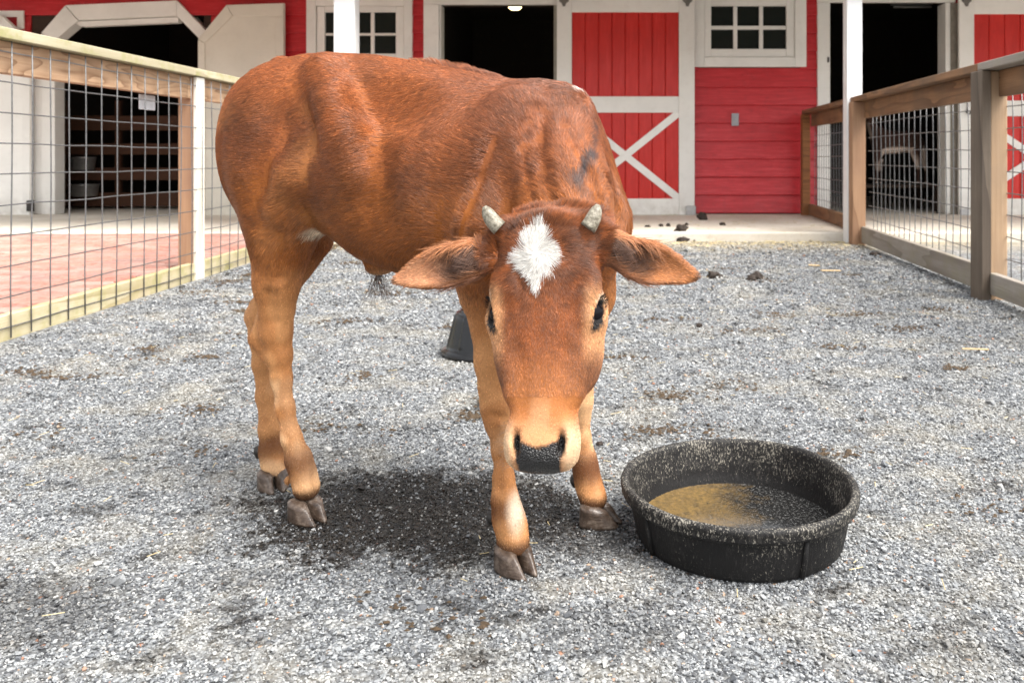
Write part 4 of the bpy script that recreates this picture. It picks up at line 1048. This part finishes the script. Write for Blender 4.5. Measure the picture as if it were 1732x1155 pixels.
def albedo(p):
    n1 = fbm(p, 9, 0, 4); n2 = fbm(p, 45, 2, 3); z = p[:, 2]
    t = (p - Q) @ A; l = (p - Q) @ NN
    c = np.tile(RED, (len(p), 1))
    c = mixc(c, ORG, smooth(.76, .62, z + (n1 - .5) * .20) * .9)  # darker, oranger lower body: underside shade mixed into the coat colour
    c = mixc(c, GRYB, smooth(.28, .55, t) * smooth(.70, .80, z) * .8)
    c = mixc(c, DRK, smooth(.52, .70, n1) * .40); c = mixc(c, V3(.46, .19, .06), smooth(.50, .66, fbm(p, 6, 2, 3)) * smooth(.86, .78, z) * smooth(.30, .10, t) * .55)
    c = mixc(c, DRK, sph(p, near(425, 225, .12), (.05, .1, .08), .9, fr) * .45)
    c = mixc(c, DRK, sph(p, near(600, 240, .15), (.02, .1, .10), .9, fr) * .25)
    leg = smooth(.53, .36, z + (n1 - .5) * .10)
    c = mixc(c, TAN, leg)
    c = mixc(c, PALE, smooth(.42, .30, z) * smooth(.44, .58, n1) * .75); c = mixc(c, V3(.34, .125, .035), smooth(.50, .40, z) * smooth(.52, .40, fbm(p, 13, 2, 3)) * .55)
    # groin, belly seam
    c = mixc(c, WHT * V3(1, .9, .72), sph(p, near(556, 388, .03), (.024, .07, .013), .6, fr) * .7)
    c = mixc(c, WHT * V3(1, .9, .75), sph(p, PV(548, 420, 1.74), (.02, .05, .05), .6) * .8)
    c = mixc(c, PALE, smooth(.505, .478, z) * smooth(.05, .15, t) * smooth(.5, .4, t) * .55)
    # dark fetlock bands and coronets, pale fetlock fronts
    for (a, b) in ((PV(505, 778, 1.65), .030), (PV(455, 750, 1.81), .026), (PV(990, 785, 1.635), .030), (PV(850, 850, 1.47), .022)):
        c = mixc(c, V3(.10, .030, .008), sph(p, a, (.05, .05, b), 1.2) * .9)
    for a in (PV(518, 838, 1.64), PV(465, 806, 1.795), PV(868, 921, 1.448), PV(1000, 848, 1.62)):
        c = mixc(c, V3(.06, .025, .012), sph(p, a, (.06, .06, .017), .9) * .9)
    for a, r in ():
        if r: c = mixc(c, PALE, sph(p, a, (r, .04, r), .8) * .8)
    c = mixc(c, V3(.74, .60, .45), sph(p, PV(874, 866, 1.43), (.014, .03, .036), 1.3) * .9)
    # dorsal stripe on the neck, white dot on the hump
    for a, b, r in zip(STRIPE, STRIPE[1:], (.007, .010, .013, .013)):
        ba = b - a; tt = np.clip(((p - a) @ ba) / (ba @ ba), 0, 1); dd = np.linalg.norm(p - a - tt[:, None] * ba, axis=1) + (n2 - .5) * .010
        c = mixc(c, V3(.035, .03, .032), smooth(r * 1.4, r * .1, dd) * .8)
    c = mixc(c, WHT, sph(p, PV(988, 148, 1.50), (.010, .06, .009), .6) * .95)
    # tail: dark
    tk = smooth(1.815, 1.85, p[:, 1]) * smooth(.86, .80, z) * (t < .0)
    c = mixc(c, V3(.12, .04, .018), np.maximum(tk, sph(p, PV(425, 130, 1.84), (.05, .05, .05), .6)) * .85)
    # ---- head
    u, v, w_ = loc_head(p)
    inh = (np.abs(u) < .098) * (v > -.025) * (v < .38) * (w_ > -.135) * (w_ < .04) * (p[:, 1] < 1.345)
    hc_ = np.tile(V3(.25, .072, .018), (len(p), 1))
    hc_ = mixc(hc_, DRK * 1.1, smooth(.42, .62, fbm(p, 50, 1, 3)) * smooth(.24, .06, v) * .8)
    hc_ = mixc(hc_, V3(.38, .140, .040), smooth(.17, .27, v) * .85)
    hc_ = mixc(hc_, V3(.22, .08, .03), smooth(.030, .045, np.abs(u)) * smooth(.075, .05, np.abs(u)) * smooth(.14, .19, v) * smooth(.28, .22, v) * .55)
    hc_ = mixc(hc_, V3(.54, .28, .13), smooth(.053, .070, np.abs(u)) * smooth(.085, .12, v) * smooth(.25, .17, v) * .95)
    hc_ = mixc(hc_, V3(.12, .042, .016), smooth(.045, .064, np.abs(u)) * smooth(.185, .225, v) * smooth(.275, .24, v) * smooth(-.005, -.03, w_) * .75)
    hc_ = mixc(hc_, V3(.50, .25, .115), smooth(.280, .318, v + (n1 - .5) * .03) * .95)
    hc_ = mixc(hc_, V3(.64, .44, .27), smooth(.285, .325, v) * smooth(.032, .046, np.abs(u) + .004 * (u > 0)) * .85)
    hc_ = mixc(hc_, V3(.55, .30, .15), smooth(.020, .008, np.abs(u)) * smooth(.25, .29, v) * smooth(.315, .30, v) * .6)
    # star
    ws = (fbm(p, 75, 3, 3) - .5) * .026
    def el2(cu, cv, ru, rv): return np.sqrt(((u + ws - cu) / ru) ** 2 + ((v + ws - cv) / rv) ** 2)
    st = np.minimum.reduce([el2(-.018, .064, .025, .020), el2(.004, .058, .015, .016), el2(-.008, .034, .012, .022), el2(-.020, .046, .010, .022), el2(-.009, .094, .010, .020), el2(-.010, .076, .016, .02)])
    hc_ = mixc(hc_, WHT, smooth(1.08, .92, st) * (w_ > -.05))
    hc_ = mixc(hc_, V3(.80, .62, .45), np.maximum(sph(p, HP(.080, .118, -.03), (.010, .016, .012), .6), sph(p, HP(-.080, .108, -.03), (.008, .016, .012), .6)) * .8)
    # nose leather: U-shaped pad and nostril rims
    edge = .308 + .016 * (np.abs(u) < .028) * smooth(.030, .0, np.abs(u)) 
    uu = np.abs(u) + (n2 - .5) * .003
    nz_ = smooth(.0, .003, v - (.326 + .004 * np.cos(u * 100))) * smooth(.0370, .0345, uu + .16 * (v - .33)) * (w_ > -.052)
    nz_ = np.maximum(nz_, smooth(.0060, .0042, np.sqrt((np.abs(u) - .0320) ** 2 + ((v - .326) * .40) ** 2)) * (w_ > -.06))
    hc_ = mixc(hc_, BLK, nz_)
    er = np.min([np.linalg.norm((p - e_[1]) * 1.0, axis=1) - e_[2] for e_ in EYES], 0)
    for ES_, en_, el2_, ed_ in EFR:
        d_ = p - ES_; q_ = np.sqrt(((d_ @ el2_) / .0102) ** 2 + ((d_ @ ed_ - .002) / .0290) ** 2 + ((d_ @ en_ - .012) / .024) ** 2)
        hc_ = mixc(hc_, BLK, smooth(1.08, .92, q_))
    c = np.where((inh > 0)[:, None], hc_, c)
    gl = nz_ * inh
    # ---- ears
    eark = np.zeros(len(p))
    for E, sg in ((earL, -1), (earR, 1)):
        s, f, g_ = ear_coord(p, E)
        m_ = (s > .12) * (s < 1.06) * (np.abs(f) < 1.4) * (np.abs(g_) < .045) * (np.abs(u) > .083)
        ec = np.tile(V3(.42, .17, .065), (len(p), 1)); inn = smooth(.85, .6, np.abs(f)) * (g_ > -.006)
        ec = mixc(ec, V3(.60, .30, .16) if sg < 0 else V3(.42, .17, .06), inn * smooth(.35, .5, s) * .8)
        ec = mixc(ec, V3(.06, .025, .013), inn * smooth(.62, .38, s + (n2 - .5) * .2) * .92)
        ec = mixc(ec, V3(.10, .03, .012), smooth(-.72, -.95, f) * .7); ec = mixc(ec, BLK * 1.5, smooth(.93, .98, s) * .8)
        c = np.where((m_ > 0)[:, None], ec, c); eark = np.maximum(eark, m_ * (1 + inn))
    return c, gl, eark, inh
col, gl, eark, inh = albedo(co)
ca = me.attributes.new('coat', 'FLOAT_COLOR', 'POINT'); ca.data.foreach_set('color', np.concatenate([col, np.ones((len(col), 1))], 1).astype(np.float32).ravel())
ga = me.attributes.new('leather', 'FLOAT', 'POINT'); ga.data.foreach_set('value', gl.astype(np.float32))
hm = M('calf_hide'); a1 = hm.n('Attribute'); a1.attribute_name = 'coat'; a2 = hm.n('Attribute'); a2.attribute_name = 'leather'
hv_ = hm.wpos(); nn = hm.noise(hv_, 260, 3, .6); vo = hm.n('TexVoronoi'); vo.inputs['Scale'].default_value = 420; hm.l(hv_, vo.inputs['Vector'])
hgt = hm.math('ADD', hm.math('MULTIPLY', nn, .4), hm.math('MULTIPLY', hm.math('MULTIPLY', vo.outputs[0], -1.2), a2.outputs['Fac']))
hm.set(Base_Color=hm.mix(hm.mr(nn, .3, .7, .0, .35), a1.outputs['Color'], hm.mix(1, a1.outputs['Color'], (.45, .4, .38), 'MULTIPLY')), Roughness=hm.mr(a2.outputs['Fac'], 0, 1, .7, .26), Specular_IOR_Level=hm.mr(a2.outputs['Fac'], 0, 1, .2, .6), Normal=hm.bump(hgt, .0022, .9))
calf = thing('calf', 'reddish brown horned calf with white forehead star, standing with head lowered beside the black pan', 'calf', (-.4, 1.65, 0))
body = link('body', me, hm.m, calf); body.location = -calf.location
print('CALF', len(co), len(quads))

# --- horns, eyes, hooves
hornm = M('horn'); hvv = hornm.wpos(); hn = hornm.noise(hvv, 180, 4, .7)
hornm.set(Base_Color=hornm.mix(hornm.mr(hn, .36, .62), (.33, .30, .235), (.11, .095, .065)), Roughness=.5, Normal=hornm.bump(hn, .0015, .6))
for s, tip, base in ((-1, PV(819, 349, 1.275), PV(845, 386, 1.275)), (1, PV(1012, 346, 1.262), PV(994, 386, 1.255))):
    pts = []; rr = []
    for i in range(9):
        t = i / 8; p = base + (tip - base) * t + V3(0, 0, -.004) * math.sin(t * 3.1); pts.append(p); rr.append(.0130 * (1 - .15 * t) * math.sqrt(max(.02, 1 - max(0, (t - .45) / .57) ** 2.2)))
    link('horn', tube_me(pts, rr, 20), hornm.m, calf)
em = M('eye'); em.set(Base_Color=(.004, .003, .004), Roughness=.12, IOR=1.36, Specular_IOR_Level=.22); 
for s, c_, r in EYES:
    bm = bmesh.new(); bmesh.ops.create_uvsphere(bm, u_segments=32, v_segments=20, radius=r); mm = bpy.data.meshes.new('eye'); bm.to_mesh(mm); bm.free()
    for p in mm.polygons: p.use_smooth = True
    link('eye', mm, em.m, calf, tuple(c_))
hoofm = M('hoof'); fv_ = hoofm.coord('Object'); n1 = hoofm.noise(fv_, 45, 5, .7); n2 = hoofm.noise(hoofm.coord('Object', scale=(1, 1, 6)), 60, 3, .6)
hc = hoofm.ramp(n1, [(.3, (.025, .018, .014)), (.5, (.085, .058, .042)), (.68, (.21, .165, .13))])
hoofm.set(Base_Color=hoofm.mix(hoofm.mr(n2, .5, .7, 0, .6), hc, (.05, .028, .015)), Roughness=.30, Normal=hoofm.bump(hoofm.math('ADD', n1, n2), .0015, .6))
def claw(o, ang, h, front, back, wd, side):
    v = []; f = []; n = 24; K = 9
    e = V3(math.cos(ang), math.sin(ang), 0); q = V3(-math.sin(ang), math.cos(ang), 0)
    for k in range(K):
        t = k / (K - 1); z = h * (1 - t) ; 
        fr_ = front * (.50 + .50 * t ** .9); bk = back * (.92 + .08 * t); ww = wd * (1.02 - .02 * t); sk = .0
        if k == 0: fr_ *= .6; bk *= .6; ww *= .6
        for j in range(n):
            a = 2 * math.pi * j / n; ca_, sa = math.cos(a), math.sin(a)
            along = (fr_ if ca_ > 0 else bk) * abs(ca_) ** 1.0 * (1 if ca_ > 0 else -1)
            lat = ww * sa * (1 - .30 * max(0, ca_) ** 2) * (1 if sa * side > 0 else .7) + side * ww * .35 * max(0, ca_) ** 2 * -1 * t
            zz = z + (front - .01) * 0 ; top_drop = (h * .35) * (1 - t) * (-(along) / (back + front)) if True else 0
            p = np.array(o) + e * along + q * lat + V3(0, 0, max(.0, zz + top_drop * 1.0))
            v.append(p)
    for k in range(K - 1):
        for j in range(n): j2 = (j + 1) % n; f.append((k * n + j, (k + 1) * n + j, (k + 1) * n + j2, k * n + j2))
    f.append(tuple(range(n))); f.append(tuple((K - 1) * n + j for j in range(n))[::-1])
    return mesh('claw', v, f, True)
def hoof(cpx, cpy, Z, ang, h=.038, front=.057, back=.024, wd=.0185, sep=.0142, splay=.10):
    c0 = PV(cpx, cpy, Z); c0[2] = .002
    a = math.radians(ang); q = V3(-math.sin(a), math.cos(a), 0)
    for s in (-1, 1):
        link('hoof', claw(c0 + q * s * sep, a + s * splay * .5, h, front, back, wd, s), hoofm.m, calf)
for a, b in ((PV(437, 757, 1.81), PV(436, 775, 1.815)), (PV(832, 868, 1.47), PV(830, 886, 1.475)), (PV(972, 806, 1.65), PV(972, 824, 1.655))):
    link('dewclaw', tube_me([a, (a + b) / 2, b], [.0085, .0095, .003], 10), IRON, calf)
hoof(515, 850, 1.635, -38)
hoof(462, 812, 1.785, -55, front=.044)
hoof(866, 935, 1.44, -48)
hoof(1003, 855, 1.612, -14, h=.04)

# --- coat: real hair strands rooted on the hide
def strands(n, seed, filt=None):
    r = np.random.default_rng(seed)
    tri = np.concatenate([quads[:, [0, 1, 2]], quads[:, [0, 2, 3]]]); a, b, c = co[tri[:, 0]], co[tri[:, 1]], co[tri[:, 2]]
    ar = np.linalg.norm(np.cross(b - a, c - a), axis=1) / 2; cen = (a + b + c) / 3
    tn = vno[tri[:, 0]]; view = V3(0, 0, EYE) - cen; view /= np.linalg.norm(view, axis=1)[:, None]; fac = (tn * view).sum(1)
    wgt = ar * np.where(fac > -.25, 1, .22)
    wgt *= 1 - .97 * (gl[tri[:, 0]] > .5)
    wgt *= np.where(inh[tri[:, 0]] > 0, 2.8, 1) * np.where(eark[tri[:, 0]] > 0, 2.0, 1)
    er = np.min([np.linalg.norm(cen - e_[1], axis=1) - e_[2] for e_ in EYES], 0); wgt = wgt * (er > .002)
    if filt is not None: wgt = wgt * filt(cen, tn)
    k = r.choice(len(tri), n, p=wgt / wgt.sum()); u1, u2 = r.random(n), r.random(n); fl = u1 + u2 > 1; u1[fl] = 1 - u1[fl]; u2[fl] = 1 - u2[fl]
    p = a[k] + (b[k] - a[k]) * u1[:, None] + (c[k] - a[k]) * u2[:, None]; nm = vno[tri[k, 0]]
    return p, nm, r
def flow(p, nm):
    t = (p - Q) @ A; z = p[:, 2]
    d = np.tile(-A * .85 - UP * .45, (len(p), 1))
    n1 = fbm(p, 7, 1, 2)[:, None] - .5; n2 = fbm(p, 7, 3, 2)[:, None] - .5
    d = d + UP * n1 * 1.5 + NN * n2 * 1.2
    k = smooth(.60, .48, z)[:, None]; d = d * (1 - k) + (-UP - A * .1) * k
    k = (smooth(-.02, -.1, t) * smooth(.9, .8, z))[:, None]; d = d * (1 - k) + (-UP - A * .3) * k
    nk = ((p[:, 1] < 1.47) & (z > .5))[:, None] * 1.0; d = d * (1 - nk) + nrm((-.3, .9, .1)) * nk + UP * n1 * nk
    u, v, w_ = loc_head(p); h_ = (inh_of(p) > 0)[:, None] * 1.0
    du = u + .010; dv = v - .058; rr = np.sqrt(du ** 2 + dv ** 2) + 1e-4
    rad = hu * (du / rr)[:, None] + hv * (dv / rr)[:, None]
    sw = -hu * (dv / rr)[:, None] + hv * (du / rr)[:, None]
    dd = rad + sw * np.exp(-rr / .03)[:, None] * .9
    kk = smooth(.10, .16, v)[:, None]; dd = dd * (1 - kk) + (hv * .9 + rad * .35) * kk
    d = d * (1 - h_) + dd * h_ + hu * n1 * h_ * .5
    for E in (earL, earR):
        s, f, g_ = ear_coord(p, E); m_ = ((s > .12) & (s < 1.06) & (np.abs(f) < 1.4) & (np.abs(g_) < .045) & (np.abs(u) > .083))[:, None] * 1.0
        d = d * (1 - m_) + (E['e'] + E['f'] * (f * .35)[:, None]) * m_
    d = d - nm * (d * nm).sum(1)[:, None]; return d / (np.linalg.norm(d, axis=1)[:, None] + 1e-6)
def inh_of(p):
    u, v, w_ = loc_head(p); return (np.abs(u) < .098) * (v > -.025) * (v < .38) * (w_ > -.135) * (w_ < .04) * (p[:, 1] < 1.345)
def grow(p, nm, r, L, lift, rad, jit=.25, K=4, dr=None, colr=None, sag=0):
    d = flow(p, nm) if dr is None else dr; n = len(p); d = d + r.normal(0, jit, (n, 3)) * .6; d -= nm * (d * nm).sum(1)[:, None] * .8; d /= np.linalg.norm(d, axis=1)[:, None]
    L = L * r.uniform(.7, 1.25, n); pts = np.zeros((n, K, 3)); cur = p - nm * .0006; pts[:, 0] = cur
    for k in range(1, K):
        st = d + nm * (np.asarray(lift)[:, None] if np.ndim(lift) else lift) * (1 - .5 * (k - 1) / (K - 1)); st /= np.linalg.norm(st, axis=1)[:, None]
        st[:, 2] -= sag * k / K
        cur = cur + st * (L / (K - 1))[:, None]; pts[:, k] = cur
    c, g_, e_, i_ = albedo(p + r.normal(0, .0022, p.shape)) if colr is None else (colr, 0, 0, 0)
    clump = fbm(p, 120, 0, 2); v = (.62 + .78 * clump) * np.exp(r.normal(0, .28, n)); c = np.clip(c * v[:, None], 0, .92)
    R = np.linspace(1, .25, K)[None, :] * rad * r.uniform(.7, 1.3, n)[:, None]
    return pts, R, c
def to_curves(name, sets, mat):
    n = sum(len(s[0]) for s in sets); K = sets[0][0].shape[1]; h_ = bpy.data.hair_curves.new(name); h_.add_curves([K] * n)
    pts = np.concatenate([s[0] for s in sets]).reshape(-1, 3).astype(np.float32) - np.array(calf.location, np.float32)
    h_.attributes['position'].data.foreach_set('vector', pts.ravel()) if 'position' in h_.attributes else h_.points.foreach_set('position', pts.ravel())
    R = np.concatenate([s[1] for s in sets]).ravel().astype(np.float32)
    ra = h_.attributes.get('radius') or h_.attributes.new('radius', 'FLOAT', 'POINT'); ra.data.foreach_set('value', R)
    c = np.repeat(np.concatenate([s[2] for s in sets]), K, 0); c = np.concatenate([c, np.ones((len(c), 1))], 1).astype(np.float32)
    at = h_.attributes.new('coat', 'FLOAT_COLOR', 'POINT'); at.data.foreach_set('color', c.ravel())
    h_.materials.append(mat); o = bpy.data.objects.new(name, h_); COL.objects.link(o); o.parent = calf; return o
fm = M('coat_hair'); fa = fm.n('Attribute'); fa.attribute_name = 'coat'
fm.set(Base_Color=fa.outputs['Color'], Roughness=.40, Specular_IOR_Level=.55)
NH = 420000
p, nm, r = strands(NH, 11)
u, v, w_ = loc_head(p); ih = inh_of(p) > 0
z = p[:, 2]; t = (p - Q) @ A
L = .0110 + .004 * smooth(.82, .74, z) * smooth(.05, .15, t); L = L + (.0050 - L) * smooth(.56, .40, z); 
L = np.where(ih, .0048 + .0065 * smooth(.15, .05, v) * (w_ > -.07), L); L = np.where(ih & (v > .26), .0028, L)
_, _, ek, _ = albedo(p); L = np.where(ek > 0, np.where(ek > 1.5, .007, .007), L)
topl = (z > .84) & (t > .28) & (t < .48) & (np.abs((p - Q) @ NN) < .010) & (nm[:, 2] > .8); L = np.where(topl, .009 + .012 * smooth(.28, .34, t) * smooth(.49, .42, t) * fbm(p, 90, 1, 2) * 1.6, L); pol = ih & (v < .02); L = np.where(pol, .014, L)
lift = np.where(ih, .32, .20); lift = np.where(topl, .8, lift); lift = np.where(pol, .7, lift)
sets = [grow(p, nm, r, L, lift, .00038, .16)]
# long tufts: inside the ears, under the belly, on the poll
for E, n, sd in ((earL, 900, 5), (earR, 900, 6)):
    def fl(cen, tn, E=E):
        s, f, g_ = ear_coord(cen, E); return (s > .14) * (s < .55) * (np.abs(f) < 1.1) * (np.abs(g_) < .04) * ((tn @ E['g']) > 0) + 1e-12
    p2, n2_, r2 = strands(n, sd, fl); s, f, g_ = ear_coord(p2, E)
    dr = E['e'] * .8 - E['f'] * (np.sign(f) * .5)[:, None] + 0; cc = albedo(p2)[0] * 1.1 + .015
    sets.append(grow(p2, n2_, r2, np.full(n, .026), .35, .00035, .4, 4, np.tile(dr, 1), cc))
pc = near(640, 464, .01); r3 = np.random.default_rng(9); n = 130
n = 70; p3 = pc + r3.normal(0, .006, (n, 3)); n3 = np.tile(-UP, (n, 1)); dr = np.tile(A * .1 + NN * .05, (n, 1)) + r3.normal(0, .2, (n, 3))
sets.append(grow(p3, n3, r3, np.full(n, .070), 2.4, .00035, .3, 4, dr, np.tile(V3(.07, .03, .015), (n, 1))))
# eyelashes
for s, c_, rd in EYES:
    n = 80; ES_, en_, el2_, ed_ = EFR[0 if s < 0 else 1]; tt = r3.uniform(-1.1, 1.1, n); p4 = ES_ + en_ * .014 - ed_ * (np.cos(tt) * .024)[:, None] + el2_ * (np.sin(tt) * .010)[:, None]
    sets.append(grow(p4, np.tile(hu * s, (n, 1)), r3, np.full(n, .009), .6, .00028, .25, 4, np.tile(hu * s * .8 - hv * .25 + hw * .5, (n, 1)), np.tile(BLK, (n, 1))))
n = 110; sd_ = r3.choice([-1, 1], n); vv_ = r3.uniform(.295, .355, n); uu_ = sd_ * r3.uniform(.034, .050, n)
p5 = HP(0, 0, 0) + hu * uu_[:, None] + hv * vv_[:, None] + hw * (-.02 - (np.abs(uu_) - .034) * .9)[:, None]
sets.append(grow(p5, np.tile(hw, (n, 1)), r3, np.full(n, .022), .8, .00016, .5, 4, hu * sd_[:, None] + hv * .4, np.tile(V3(.12, .09, .07), (n, 1))))
coat = to_curves('coat', sets, fm.m); coat['kind'] = 'stuff'
